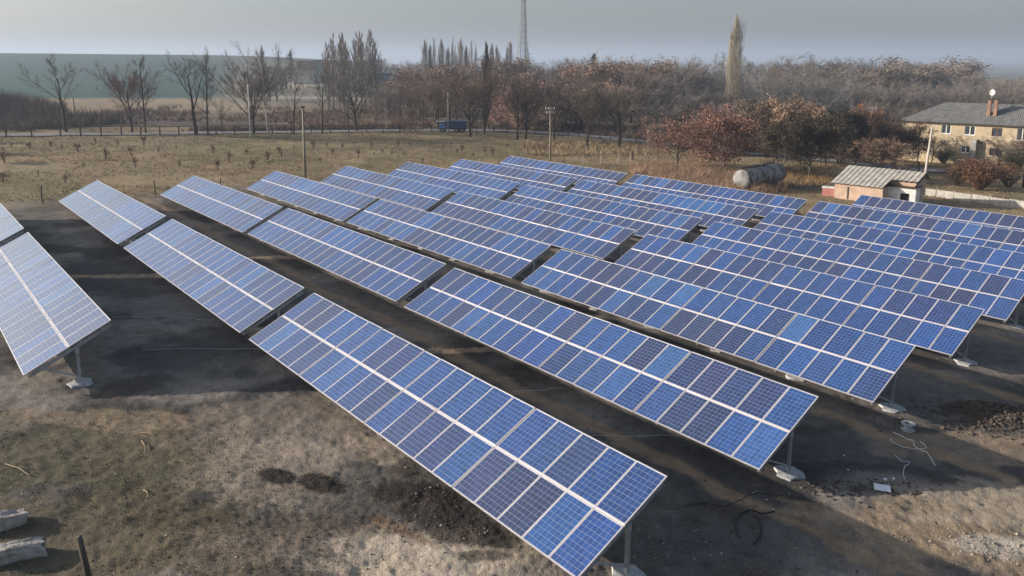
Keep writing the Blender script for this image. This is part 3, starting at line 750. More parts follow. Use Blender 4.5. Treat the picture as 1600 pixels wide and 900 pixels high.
# --- poplar clump and hazy poplar row
for k, (px, top) in enumerate([(515, 60), (522, 47), (531, 52), (540, 44), (549, 50), (557, 55), (566, 43), (573, 46), (580, 40), (588, 55)]):
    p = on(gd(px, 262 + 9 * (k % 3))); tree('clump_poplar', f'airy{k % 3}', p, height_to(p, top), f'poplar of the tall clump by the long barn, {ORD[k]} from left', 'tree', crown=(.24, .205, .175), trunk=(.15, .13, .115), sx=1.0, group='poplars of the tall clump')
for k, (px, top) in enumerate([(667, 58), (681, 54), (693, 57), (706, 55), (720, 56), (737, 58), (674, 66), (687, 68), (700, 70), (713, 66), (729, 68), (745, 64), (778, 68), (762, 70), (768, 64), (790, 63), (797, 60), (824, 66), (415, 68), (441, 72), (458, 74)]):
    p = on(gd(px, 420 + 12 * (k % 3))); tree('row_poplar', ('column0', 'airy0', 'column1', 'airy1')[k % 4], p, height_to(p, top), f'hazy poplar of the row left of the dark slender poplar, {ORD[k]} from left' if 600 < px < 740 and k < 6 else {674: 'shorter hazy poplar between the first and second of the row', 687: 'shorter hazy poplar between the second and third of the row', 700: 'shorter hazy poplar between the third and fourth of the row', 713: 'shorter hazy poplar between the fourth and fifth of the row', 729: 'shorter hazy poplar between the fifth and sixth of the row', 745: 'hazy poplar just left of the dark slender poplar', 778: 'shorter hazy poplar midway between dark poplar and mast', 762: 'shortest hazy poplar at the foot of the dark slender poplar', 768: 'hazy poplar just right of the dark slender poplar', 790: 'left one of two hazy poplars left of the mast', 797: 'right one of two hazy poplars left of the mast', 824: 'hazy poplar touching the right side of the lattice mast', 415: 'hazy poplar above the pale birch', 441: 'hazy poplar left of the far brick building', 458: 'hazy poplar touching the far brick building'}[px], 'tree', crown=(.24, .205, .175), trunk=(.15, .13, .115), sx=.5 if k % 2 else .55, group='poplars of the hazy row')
tree('spruce', 'spruce', on(gd(926, 300)), height_to(on(gd(926, 300)), 84), 'single dark spruce pointing above the wood', 'tree', crown=(.02, .03, .025), leaf=(.018, .030, .024))
# --- the wood: individual trees by stand
wr = random.Random(21)
SEEN = {}
def where(px):
    for a, b_, t in ((400, 470, 'left of the far brick building'), (470, 520, 'before the far brick building'), (520, 600, 'under the tall poplar clump'), (600, 660, 'beside the long barn'), (660, 735, 'above the blue truck'),
                     (735, 800, 'left of the lattice mast'), (800, 840, 'below the lattice mast'), (840, 895, 'above the insulator pole'), (895, 950, 'by the single spruce'), (950, 1010, 'above the last dark road tree'),
                     (1010, 1075, 'above the smaller red oak'), (1075, 1130, 'left of the lone tall poplar'), (1130, 1190, 'behind the lone tall poplar'), (1190, 1260, 'above the orange tan crowns'), (1260, 1330, 'above the darkest tree'),
                     (1330, 1400, 'left of the house roof'), (1400, 1480, 'above the left hip of the house roof'), (1480, 1535, 'above the house ridge'), (1535, 1700, 'right of the satellite dish')):
        if a <= px < b_: return t
    return 'in the wood'
def shade(c):
    m_ = sum(c) / 3
    if c[0] > 1.55 * c[2]: return 'russet' if m_ > .11 else 'dark brown'
    if c[0] > 1.28 * c[2]: return 'brown' if m_ > .08 else 'dark brown'
    return 'silvery' if m_ > .13 else 'grey' if m_ > .07 else 'dark grey'
def stand(n, px0, px1, d0, d1, top0, top1, keys, crowns, name, label, group, sx=(1.0, 1.4), trunk=TRUNK_C, jit=11):
    for _ in range(n):
        px = wr.uniform(px0, px1); f = (px - px0) / (px1 - px0); d = wr.uniform(d0, d1)
        p = on(gd(px, d)); top = top0 - 13 + (top1 - top0) * f + wr.uniform(-jit, jit * 1.7) + (d1 - d) / (d1 - d0) * 14
        h = height_to(p, top)
        if h < 3: continue
        c = wr.choice(crowns); q = wr.uniform(1.0, 1.5); c = tuple(v * q for v in c); mean_ = sum(c) / 3; c = tuple(v * .66 + mean_ * .34 for v in c); wd = wr.uniform(*sx)
        mid_ = (sx[0] + sx[1]) / 2; width = 'broad' if wd > mid_ else 'narrow'; tall = 'tall' if h > 13 else 'medium' if h > 9 else 'low'; far = 'nearer' if d < (d0 + d1) / 2 else 'farther'
        lab = f'{tall} {width} {shade(c)} {label} {where(px)}, {far}'
        tree(name, wr.choice(keys), p, h, lab, 'tree', crown=c, leaf=c, trunk=trunk, sx=wd, group=group)
RB = ['round0', 'round1', 'round2', 'wide0', 'wide1']
stand(26, 655, 1000, 200, 290, 98, 95, RB + ['leafy1'], [BROWNB, (0.214, 0.132, 0.099), (0.264, 0.157, 0.102), GREYB], 'wood_tree', 'leafless tree', 'trees of the middle wood')
stand(16, 740, 1010, 180, 225, 130, 125, ['leafy0', 'leafy1', 'sparse0'], [(.33, .21, .15), (.36, .24, .16), (.34, .20, .155)], 'russet_wood_tree', 'leaf bearing tree', 'russet trees of the middle wood')
stand(20, 900, 1140, 250, 360, 92, 94, RB, [BROWNB, GREYB, (0.116, 0.099, 0.092), (0.214, 0.190, 0.165)], 'wood_tree', 'far wood tree', 'trees of the far middle wood')
stand(10, 985, 1140, 185, 240, 140, 135, RB, [(0.231, 0.132, 0.107), (0.124, 0.102, 0.091), GREYB], 'wood_tree', 'wood tree', 'trees behind the red oaks')
stand(14, 1150, 1310, 240, 300, 108, 116, ['wide0', 'wide1', 'vase0', 'vase1'], [(.19, .18, .165), (.165, .155, .14), (.15, .14, .125)], 'silver_tree', 'bright twigged tree', 'silvery trees of the wood', trunk=(.16, .15, .135))
stand(24, 1170, 1480, 310, 430, 95, 106, ['round0', 'round1', 'round2', 'wide0', 'dense1'], [BROWNB, (0.124, 0.102, 0.096), (0.165, 0.135, 0.102), (0.214, 0.148, 0.102)], 'wood_tree', 'round crowned tree', 'trees of the wood behind the house', sx=(1.25, 1.8), jit=13)
stand(18, 1290, 1500, 220, 280, 140, 136, RB, [GREYB, BROWNB, (0.198, 0.165, 0.148)], 'wood_tree', 'near wood tree', 'trees of the near wood by the house roof')
stand(16, 1470, 1600, 260, 420, 110, 128, RB, [GREYB, BROWNB, (0.214, 0.165, 0.140)], 'wood_tree', 'hazy tree', 'trees above the house roof')
stand(6, 430, 590, 200, 240, 178, 172, RB, [(.16, .12, .09), (.19, .12, .09)], 'low_tree', 'bush like tree', 'low trees before the pale field', sx=(1.1, 1.6))
stand(20, 595, 690, 225, 300, 140, 118, RB + ['sparse1'], [(0.198, 0.140, 0.112), (0.231, 0.148, 0.116), GREYB], 'copse_tree', 'copse tree', 'trees of the copse by the barn', sx=(1.0, 1.5))
stand(4, 405, 455, 330, 460, 102, 102, RB, [GREYB], 'far_tree', 'small hazy tree', 'trees near the far brick building')
stand(16, 590, 900, 500, 700, 98, 96, RB, [GREYB, BROWNB], 'far_tree', 'far plain tree', 'trees on the far plain', jit=3)

# ------------------------------------------------------------------ stuff nobody could count
sr = np.random.default_rng(4)
def zs(x, y):
    r = np.hypot(x, y); a = np.degrees(np.arctan2(x, y))
    i = np.clip(np.searchsorted(rad, r) - 1, 0, nr - 2); j = np.clip(np.searchsorted(ang, a) - 1, 0, na - 2)
    fr = (r - rad[i]) / (rad[i + 1] - rad[i]); fa = (a - ang[j]) / (ang[j + 1] - ang[j])
    return (Z[i, j] * (1 - fa) + Z[i, j + 1] * fa) * (1 - fr) + (Z[i + 1, j] * (1 - fa) + Z[i + 1, j + 1] * fa) * fr
def stalks(name, x, y, k, h, w_, spread, m, color, zoff=0.0):
    """k thin leaning stalks at every point"""
    n = len(x); x, y = np.repeat(x, k), np.repeat(y, k); h = np.repeat(h, k) * sr.uniform(.45, 1.1, n * k)
    bx, by = x + sr.normal(0, spread * .25, n * k), y + sr.normal(0, spread * .25, n * k)
    tx, ty = x + sr.normal(0, spread, n * k), y + sr.normal(0, spread, n * k)
    z = zs(bx, by) + zoff; a = sr.uniform(0, 6.283, n * k); ww = w_ * sr.uniform(.6, 1.4, n * k)
    V = np.stack([np.stack([bx - np.cos(a) * ww, by - np.sin(a) * ww, z - .03], 1), np.stack([bx + np.cos(a) * ww, by + np.sin(a) * ww, z - .03], 1), np.stack([tx, ty, z + h], 1)], 1).reshape(-1, 3)
    o = put(name, numesh(name, V, np.arange(len(V)).reshape(-1, 3), m), color=color); o['kind'] = 'stuff'; return o
def scatter(n, px0, px1, py0, py1):
    P = [gp(wr.uniform(px0, px1), wr.uniform(py0, py1)) for _ in range(n)]
    return np.array([p.x for p in P]), np.array([p.y for p in P])
# dry grass over the field
gx, gy = sr.uniform(-95, 70, 60000), sr.uniform(60, 172, 60000)
gu, gv = gx * UX + gy * UY, gx * VX + gy * VY
keep = ((gu < -80) | (gv > 67) | (gx > 42)) & (np.abs(gx / gy) < .75) & (fbm(gx * .12, gy * .12) > .40)
stalks('dry_grass', gx[keep], gy[keep], 3, np.full(keep.sum(), .26), .03, .22, M['weed'], (.25, .20, .125, 1)[:3])
a_ = scatter(900, 1015, 1175, 268, 300); b2 = scatter(420, 985, 1110, 256, 275)
wx, wy = np.concatenate([a_[0], b2[0]]), np.concatenate([a_[1], b2[1]])
keep = (wx * VX + wy * VY) > 68.5
stalks('reddish_weeds', wx[keep], wy[keep], 10, np.full(keep.sum(), .95), .022, .45, M['weed'], (.33, .225, .16))
a_ = scatter(150, 1128, 1226, 291, 303); stalks('tan_brush', a_[0], a_[1], 12, np.full(150, 1.25), .02, .45, M['weed'], (.27, .19, .13))
a_ = scatter(260, 1225, 1300, 262, 292); stalks('yellow_weeds', a_[0], a_[1], 8, np.full(260, .9), .03, .35, M['weed'], (.26, .17, .085))
a_ = scatter(420, 820, 1040, 222, 244); stalks('tan_tussocks', a_[0], a_[1], 10, np.full(420, .95), .05, .45, M['weed'], (.33, .25, .155))
yy = 13 + 22 * sr.random(24000) ** 1.4; xx = yy * sr.uniform(-.75, .0, 24000)
keep = (fbm(xx * .45 + 12, yy * .45) > .46) & (xx < -3.2 - (yy - 13) * .12) & (yy < 27)
stalks('short_grass', xx[keep], yy[keep], 3, np.full(keep.sum(), .06), .010, .06, M['weed'], (.155, .135, .085))
yy = 13 + 40 * sr.random(5000) ** 1.4; xx = yy * sr.uniform(-.72, .72, 5000); keep = fbm(xx * .3 + 5, yy * .3 + 8) > .5
stalks('straw', xx[keep], yy[keep], 2, np.full(keep.sum(), .05), .009, .13, M['weed'], (.36, .29, .20))
# scrub beyond the road and on the bank
rx, ry = [], []
for q in road:
    if -62 < q.x < 60:
        for _ in range(20):
            d = wr.uniform(4.5, 13 if q.x < -18 else 26); rx.append(q.x + wr.gauss(0, 1.2)); ry.append(q.y + d)
rx, ry = np.array(rx), np.array(ry); keep = fbm(rx * .06 + 4, ry * .10) > .42; rx, ry = rx[keep], ry[keep]; hh = .5 + np.where(rx < -18, 1.5, 2.6) * fbm(rx * .09, ry * .09)
stalks('road_scrub', rx, ry, 9, hh, .06, .75, M['twig'], (.115, .085, .064))
bx, by = sr.uniform(-210, -84, 11000), sr.uniform(138, 235, 11000)
keep = ((berm(bx, by) > .5) | ((by < 175) & (bx < -88 + (by - 140) * .2))) & (fbm(bx * .05 + 3, by * .09) > .30) & (by > 141 + (bx + 84) * .0); bx, by = bx[keep], by[keep]
stalks('bank_thicket', bx, by, 9, 1.0 + 5.2 * fbm(bx * .08, by * .08) * np.clip((by - 135) / 45, .25, 1), .07, .85, M['twig'], (.12, .092, .078))
bx, by = sr.uniform(-110, -20, 2400), sr.uniform(168, 265, 2400); keep = fbm(bx * .05 + 9, by * .05) > .47
stalks('far_weeds', bx[keep], by[keep], 8, np.full(keep.sum(), 1.6), .07, .8, M['weed'], (.16, .105, .075))
# clods and stones on the bare soil
def lumps(name, x, y, s, m):
    n = len(x); z = zs(x, y); o = np.array([(1, 0, 0), (0, 1, 0), (-1, 0, 0), (0, -1, 0), (0, 0, .8), (0, 0, -.6)])
    V = o[None] * s[:, None, None] * sr.uniform(.55, 1.35, (n, 6, 3)); a = sr.uniform(0, 6.28, n); c, si = np.cos(a)[:, None], np.sin(a)[:, None]
    V = np.stack([V[..., 0] * c - V[..., 1] * si, V[..., 0] * si + V[..., 1] * c, V[..., 2]], -1) + np.stack([x, y, z], 1)[:, None]
    f = np.array([(0, 1, 4), (1, 2, 4), (2, 3, 4), (3, 0, 4), (1, 0, 5), (2, 1, 5), (3, 2, 5), (0, 3, 5)])
    F_ = (np.arange(n)[:, None, None] * 6 + f[None]).reshape(-1, 3)
    ob = put(name, numesh(name, V.reshape(-1, 3), F_, m)); ob['kind'] = 'stuff'
M['clod'] = noisy('dark_clods', (.05, .042, .036), (.12, .095, .078), 3, .95)
M['stone'] = noisy('pale_stones', (.20, .17, .14), (.48, .43, .37), .8, .95)
yy = 14 + 52 * sr.random(16000) ** 1.5; xx = yy * sr.uniform(-.72, .72, 16000); keep = (fbm(xx * .4, yy * .4) > .47)
lumps('soil_clods', xx[keep], yy[keep], .012 + .03 * sr.random(keep.sum()) ** 3, M['clod'])
yy = 14 + 46 * sr.random(9000) ** 1.5; xx = yy * sr.uniform(-.72, .72, 9000); keep = (fbm(xx * .5 + 30, yy * .5) > .5)
lumps('pale_stones', xx[keep], yy[keep], .010 + .035 * sr.random(keep.sum()) ** 4, M['stone'])
def heap(n, px, py, sx_, sy_, s0, s1, m, name):
    p = gp(px, py); x, y = p.x + sr.normal(0, sx_, n), p.y + sr.normal(0, sy_, n); lumps(name, x, y, s0 + (s1 - s0) * sr.random(n) ** 2, m)
heap(420, 650, 785, .8, .7, .010, .042, M['clod'], 'soil_clods'); heap(330, 725, 830, 1.0, .4, .010, .042, M['clod'], 'soil_clods')
heap(90, 435, 742, .4, .2, .010, .040, M['clod'], 'soil_clods'); heap(110, 500, 752, .5, .2, .010, .040, M['clod'], 'soil_clods')
heap(700, 1580, 660, 1.6, .7, .03, .13, M['clod'], 'soil_clods'); heap(300, 1330, 765, 1.2, .35, .02, .09, M['clod'], 'soil_clods')
heap(160, 1550, 850, .9, .4, .02, .06, M['stone'], 'pale_stones')

# ------------------------------------------------------------------ saplings set out in the field
def sapling(seed):
    r = random.Random(seed); T, L = MB(), MB()
    for i in range(7):
        a = r.uniform(0, 6.28); e = Vector((math.cos(a) * r.uniform(.1, .42), math.sin(a) * r.uniform(.1, .42), r.uniform(.6, 1.2))); m_ = e * .5 + Vector((0, 0, .1))
        T.tube([(0, 0, -.1), m_, e], [.022, .016, .008], 3, cap=False)
        for k in range(6):
            q = m_.lerp(e, r.random()); T.tube([q, q + Vector((r.gauss(0, .13), r.gauss(0, .13), r.uniform(.05, .2)))], [.010, .006], 3, cap=False)
            for _ in range(3):
                v = q + Vector((r.gauss(0, .1), r.gauss(0, .1), r.gauss(.06, .09))); s = r.uniform(.03, .06); a2 = Vector((r.gauss(0, 1), r.gauss(0, 1), r.gauss(0, 1))).normalized(); b_ = a2.orthogonal().normalized() * s; c = a2.cross(b_)
                L.add([v - b_, v + c, v + b_, v - c], [(0, 1, 2, 3)])
    return T.mesh('stems', M['bark']), L.mesh('dry_leaves', M['leaf'])
SAP = [sapling(s) for s in range(4)]
SAPPX = [(47, 233), (122, 238), (8, 256), (18, 231), (80, 229), (97, 232), (185, 230), (212, 262), (165, 250), (225, 228), (248, 238), (334, 240), (358, 255), (386, 243), (297, 243), (258, 248), (310, 227), (437, 240), (418, 250), (440, 245), (420, 258), (511, 230), (535, 232), (552, 227), (580, 232), (585, 245), (612, 244), (632, 246), (623, 229), (693, 232), (722, 236), (757, 238), (660, 254), (500, 253), (640, 228), (520, 240), (598, 240), (560, 247), (460, 232), (490, 232), (705, 228), (793, 232), (820, 232), (838, 240), (770, 244), (740, 246), (102, 285), (160, 292), (5, 285), (340, 268), (130, 262), (60, 275), (280, 262), (715, 240), (672, 226), (850, 236), (395, 262), (205, 243), (275, 232), (150, 226)]
for k, (px, py) in enumerate(SAPPX):
    t = thing('sapling', 'small reddish sapling planted in the dry grass field', 'sapling', on(gp(px, py)), wr.uniform(0, 6.28), 'saplings planted in the field')
    s = wr.choice((.45, .6, .7, .8, 1.0, 1.25)) * wr.uniform(.9, 1.1); t.scale = (s, s, s * wr.uniform(.9, 1.3)); st_, lf_ = SAP[k % 4]
    c = wr.choice([(.24, .13, .09), (.20, .12, .09), (.26, .16, .10)])
    put('stems', st_, t, color=(.11, .075, .06)); put('dry_leaves', lf_, t, color=c)

# ------------------------------------------------------------------ poles, posts and fences
def pole(name, label, px, pyb, pyt, r0, m, lean_px=0, arms=0, cap=None):
    p = on(gp(px, pyb)); h = height_to(p, pyt); t = thing(name, label, 'pole', p)
    dx = lean_px * math.hypot(p.x, p.y) / F_PX
    mb = MB(); mb.tube([(0, 0, -.5), (dx * .5, 0, h / 2), (dx, 0, h)], [r0, r0 * .85, r0 * .7], 10); mb.build('shaft', m, t, True)
    for k in range(arms):
        z = h - .35 - .55 * k
        mb = MB(); mb.box((dx, 0, z), (1.5 - .3 * k, .09, .10)); mb.build('crossarm', M['pole_pale'] if k else M['steel'], t)
        for sx_ in (-.62, -.25, .25, .62):
            mb = MB(); mb.tube([(dx + sx_ * (1 - .2 * k), 0, z + .05), (dx + sx_ * (1 - .2 * k), 0, z + .16), (dx + sx_ * (1 - .2 * k), 0, z + .30)], [.03, .055, .045], 8); mb.build('insulator', M['white_paint'], t)
    if cap: mb = MB(); mb.box((dx, 0, h + .06), (r0 * 2.6, r0 * 2.6, .12)); mb.build('cap', cap, t)
    return t
pole('utility_pole', 'plain pole with a dark shaded side standing behind the arrays in the left field', 477, 279, 168, .16, M['pole_grey'], lean_px=1.5, cap=M['dark'])
pole('utility_pole', 'pale pole with crossarms and insulators in the middle of the field', 860, 255, 167, .14, M['pole_grey'], lean_px=-1, arms=2)
pole('utility_pole', 'leaning pale pole beside the corrugated roofed shed', 1441, 304, 198, .17, M['pole_pale'], lean_px=5)
pole('crossarm_pole', 'pole with crossarms rising out of the dark trees left of the yellow house', 1357, 240, 168, .15, M['pole_pale'], arms=2)
pole('lamp_post', 'thin white post in front of the largest spreading bare tree', 391, 214, 132, .11, M['white_paint'], lean_px=1)
pole('lamp_post', 'thin pale post in front of the blue truck', 700, 210, 145, .12, M['pole_pale'], lean_px=1)
pole('thin_pole', 'thin pole leaning left against the yellow house front', 1538, 240, 188, .06, M['pole_metal'], lean_px=-7)
pole('dark_pole', 'dark pole at the right photo edge below the balcony', 1598, 292, 238, .14, M['wood'], lean_px=1)
pole('dark_pole', 'short dark pole on the bank right of the leftmost tall tree', 118, 190, 151, .13, M['wood'])
for px, pyb, pyt, m in [(67, 318, 290, 'wood'), (243, 305, 282, 'wood'), (345, 291, 279, 'wood'), (749, 257, 248, 'pole_pale'), (779, 259, 250, 'wood'), (881, 258, 243, 'wood'), (911, 258, 242, 'pole_pale'), (939, 256, 241, 'pole_pale'), (966, 253, 240, 'pole_pale'), (985, 252, 238, 'pole_pale'), (1028, 248, 235, 'wood'), (988, 250, 236, 'wood')]:
    p = on(gp(px, pyb)); h = height_to(p, pyt); mb = MB(); r0 = .16 if px == 988 else .055
    mb.tube([(0, 0, -.3), (wr.uniform(-.03, .03), 0, h * .6), (wr.uniform(-.06, .06), 0, h)], [r0, r0, r0 * .8], 7)
    o = mb.build('fence_post', M[m]); o.location = p
    lab = {67: 'thin dark post at the field edge, leftmost', 243: 'thin post behind the pale array second from left', 345: 'thin post behind the third pale array from left', 988: 'thick dark stump among the pale field posts'}.get(px, 'thin single post in the field behind the far arrays')
    tag(o, lab, 'post', 'single posts along the field edge')
def near_side(q0, q1, dist):
    d = (q1 - q0).normalized(); return Vector((q0.x + d.y * dist, q0.y - d.x * dist, 0))
def fence(label, x0, x1, step, h, m, rail, off):
    pts = []; acc = 0
    for i in range(len(road) - 1):
        acc += (road[i + 1] - road[i]).length
        q = near_side(road[i], road[i + 1], off)
        if x0 < q.x < x1 and acc >= step: acc = 0; pts.append(on(q))
    t = thing('roadside_fence', label, 'fence', pts[0]); o0 = pts[0]
    for p in pts:
        mb = MB(); mb.box((p.x - o0.x, p.y - o0.y, p.z - o0.z + h / 2 - .15), (.17, .17, h + .3)); mb.build('post', m, t)
    for zz in rail:
        for p, q in zip(pts, pts[1:]):
            mb = MB(); mb.beam(p - o0 + Vector((0, 0, zz)), q - o0 + Vector((0, 0, zz)), .10, .12); mb.build('rail', m, t)
fence('dark wooden railing along the road on the left', -130, -42, 3.0, 1.75, M['wood'], (1.7,), 4.2)
fence('dark post fence along the road left of the blue truck', -41, -16, 2.9, 1.7, M['wood'], (1.6,), 4.2)
fence('low dark post fence along the road below the dark trees', -12, 32, 2.7, 1.35, M['wood'], (), 4.4)
fence('dark post and rail fence along the road behind the tank and the shed', 33, 64, 2.7, 1.6, M['wood'], (1.5, .8), 4.6)

# ------------------------------------------------------------------ the blue truck on the road
p = on(gp(708, 207)); t = thing('truck', 'dark blue truck on the road with a light blue cab', 'truck', p, R(-3))
mb = MB(); mb.box((.8, 0, 1.68), (4.3, 2.3, 1.5), taper=1.05); mb.box((.8, 0, 2.47), (4.6, 2.44, .12)); mb.build('cargo_body', M['blue_paint'], t)
for k in range(5):
    mb = MB(); mb.box((-1.0 + k * .9, -1.2, 1.68), (.09, .07, 1.44)); mb.build('stake', M['blue_paint'], t)
mb = MB(); mb.box((-2.25, 0, 1.15), (1.5, 2.1, 1.1), taper=.93); mb.box((-2.2, 0, 2.0), (1.1, 1.95, .62), taper=.86); mb.build('cab', M['blue_light'], t)
mb = MB(); mb.box((-2.2, -.9, 2.0), (.7, .05, .40)); mb.build('side_window', M['glass'], t)
mb = MB(); mb.box((-2.73, 0, 2.0), (.05, 1.5, .40)); mb.build('windscreen', M['glass'], t)
mb = MB(); mb.box((-2.55, 0, 2.40), (2.5, 2.1, .09)); mb.build('roof_board', M['grey_sheet'], t)
mb = MB(); mb.box((.1, 0, .78), (5.6, 1.0, .22)); mb.build('chassis', M['dark'], t)
for x in (-2.2, .9, 2.1):
    for s in (-1, 1):
        mb = MB(); mb.tube([(x, s * .78, .52), (x, s * 1.1, .52)], .52, 16); wv = mb.build('wheel', M['rubber'], t)
        mb = MB(); mb.tube([(x, s * 1.09, .52), (x, s * 1.13, .52)], .25, 12); mb.build('rim', M['grey_sheet'], wv)
for s in (-.7, .7):
    mb = MB(); mb.box((-3.02, s, .95), (.06, .3, .2)); mb.build('headlight', M['white_paint'], t)

# ------------------------------------------------------------------ lattice mast
p = gd(816, 330); p.z = tz(p.x, p.y)
H = height_to(p, -70); t = thing('lattice_mast', 'tall grey steel lattice mast rising out of the top of the photo', 'mast', p, R(20))
def hw(z): return 2.2 + (0.65 - 2.2) * min(1, z / (H * .9))
NL = 26; zz = [H * (1 - (1 - k / NL) ** 1.15) for k in range(NL + 1)]
for sx_, sy_ in ((-1, -1), (1, -1), (1, 1), (-1, 1)):
    mb = MB(); mb.tube([(sx_ * hw(z), sy_ * hw(z), z) for z in zz], .15, 6); mb.build('leg', M['steel'], t)
cs = ((-1, -1), (1, -1), (1, 1), (-1, 1))
for k in range(NL):
    mb = MB()
    for i in range(4):
        a, c = cs[i], cs[(i + 1) % 4]; z0, z1 = zz[k], zz[k + 1]
        mb.beam((a[0] * hw(z0), a[1] * hw(z0), z0), (c[0] * hw(z1), c[1] * hw(z1), z1), .12, .12)
        mb.beam((c[0] * hw(z0), c[1] * hw(z0), z0), (a[0] * hw(z1), a[1] * hw(z1), z1), .11, .11)
        mb.beam((a[0] * hw(z1), a[1] * hw(z1), z1), (c[0] * hw(z1), c[1] * hw(z1), z1), .11, .11)
    mb.build('bracing', M['steel'], t)
mb = MB(); mb.beam((hw(0) * .9, 0, 0), (hw(H) * .9, 0, H), .22, .22); mb.build('cable_ladder', M['dark'], t)

# ------------------------------------------------------------------ yellow house
def along(o, a, px, z):
    """distance along a wall line (start o, heading a) that shows at photo column px"""
    k = (px - 800) / F_PX; dx, dy = math.cos(a), math.sin(a); zz = (z - CAMZ) * SP
    return (k * (o.y * CP - zz) - o.x) / (dx - k * dy * CP)
def z_at(o, a, s, py):
    y = o.y + math.sin(a) * s; b_ = -(py - CY) / F_PX; q = y / (CP + b_ * SP); return CAMZ + q * (-SP + b_ * CP)
def holed_wall(L_, H_, holes, depth=.18):
    """front wall in the plane y=0 with real openings: holes = (x0, x1, z0, z1)"""
    mb = MB(); xs = sorted({0, L_} | {h[0] for h in holes} | {h[1] for h in holes}); zl = sorted({-1.2, H_} | {h[2] for h in holes} | {h[3] for h in holes})
    for x0, x1 in zip(xs, xs[1:]):
        for z0, z1 in zip(zl, zl[1:]):
            cx, cz = (x0 + x1) / 2, (z0 + z1) / 2
            if any(h[0] < cx < h[1] and h[2] < cz < h[3] for h in holes): continue
            mb.add([(x0, 0, z0), (x1, 0, z0), (x1, 0, z1), (x0, 0, z1)], [(0, 1, 2, 3)])
    for x0, x1, z0, z1 in holes:
        P = [(x0, 0, z0), (x1, 0, z0), (x1, 0, z1), (x0, 0, z1)]; Q = [(x, depth, z) for x, _, z in P]
        mb.add(P + Q, [(i, i + 4, (i + 1) % 4 + 4, (i + 1) % 4) for i in range(4)])
    return mb
HA = R(-41.5); ho = on((69.6, 141.8))
hb = ho.z
eave = z_at(ho, HA, 0, 187.5); HE = eave - hb; HL, HD = 31.0, 11.0
house = thing('house', 'two storey yellow house with grey hipped roof and brick chimneys', 'house', (ho.x, ho.y, hb), HA)
wins = []
for (a, b_, c, d, kind) in [(1471, 1485.5, 194.5, 208.5, 'w'), (1507, 1523.5, 196.5, 210.5, 'w'), (1549.5, 1566, 199.5, 213, 'd'), (1589, 1606, 200, 219, 'w'), (1504.5, 1518.5, 227, 238, 'w'), (1549, 1565, 231, 243, 'd')]:
    s0, s1 = along(ho, HA, a, eave - 1.5), along(ho, HA, b_, eave - 1.5); zt, zb = z_at(ho, HA, s0, c) - hb, z_at(ho, HA, s0, d) - hb
    wins.append((s0, s1, zb, zt, kind))
for k, s0 in enumerate((23.5, 27.5)):
    wins.append((s0, s0 + 1.7, HE - 3.0, HE - 1.4, 'w')); wins.append((s0, s0 + 1.7, 1.0, 2.4, 'w'))
wall_o = holed_wall(HL, HE, [w_[:4] for w_ in wins])
wall_o.add([(0, 0, -1.2), (0, HD, -1.2), (0, HD, HE), (0, 0, HE)], [(3, 2, 1, 0)]); wall_o.add([(HL, 0, -1.2), (HL, HD, -1.2), (HL, HD, HE), (HL, 0, HE)], [(0, 1, 2, 3)]); wall_o.add([(0, HD, -1.2), (HL, HD, -1.2), (HL, HD, HE), (0, HD, HE)], [(3, 2, 1, 0)])
wall_o.build('wall', M['plaster'], house)
for s0, s1, z0, z1, kind in wins:
    mb = MB(); f = .09; cx, cz = (s0 + s1) / 2, (z0 + z1) / 2; fm = M['white_paint'] if kind == 'w' else M['brown_paint']
    for c, sz in (((cx, .10, z0 + f / 2), (s1 - s0, .07, f)), ((cx, .10, z1 - f / 2), (s1 - s0, .07, f)), ((s0 + f / 2, .10, cz), (f, .07, z1 - z0 - 2 * f)), ((s1 - f / 2, .10, cz), (f, .07, z1 - z0 - 2 * f)), ((cx, .098, cz), (f * 1.3, .07, z1 - z0 - 2 * f))): mb.box(c, sz)
    wo = mb.build('window', fm, house)
    for a, b_ in ((s0 + f, cx - f * .65), (cx + f * .65, s1 - f)):
        mb = MB(); mb.add([(a, .12, z0 + f), (b_, .12, z0 + f), (b_, .12, z1 - f), (a, .12, z1 - f)], [(0, 1, 2, 3)]); mb.build('pane', M['glass'], wo)
    mb = MB(); mb.box((cx, -.06, z0 - .05), (s1 - s0 + .24, .20, .06)); mb.build('sill', M['white_paint'], wo)
RISE, OV = 3.15, .55
def hip(xo, along_front=True):
    mb = MB(); st_ = .16; n = int((HL + 2 * OV) / st_); half = HD / 2 + OV; P = []
    slope = RISE / half
    for i in range(n + 1):
        x = -OV + i * st_; m_ = min(x + OV, HL + OV - x, half); dz = .035 if i % 2 else -.035
        P += [(x, -OV, HE - .02 + dz), (x, -OV + max(m_, .02), HE - .02 + slope * m_ + dz)]
    mb.add(P, [(2 * i, 2 * i + 2, 2 * i + 3, 2 * i + 1) for i in range(n)])
    half2 = half; top0, top1 = (-OV + half, HD / 2, HE - .06 + RISE), (HL + OV - half, HD / 2, HE - .06 + RISE)
    q = [(-OV, -OV, HE - .06), (HL + OV, -OV, HE - .06), (HL + OV, HD + OV, HE - .06), (-OV, HD + OV, HE - .06), top0, top1]
    mb.add(q, [(3, 0, 4), (1, 2, 5), (2, 3, 4, 5), (0, 3, 2, 1)]); return mb
roof = hip(0).build('roof', M['slate'], house)
mb = MB(); mb.box((HL / 2, -OV + .04, HE - .16), (HL + 2 * OV, .06, .16)); mb.build('fascia', M['wood'], house)
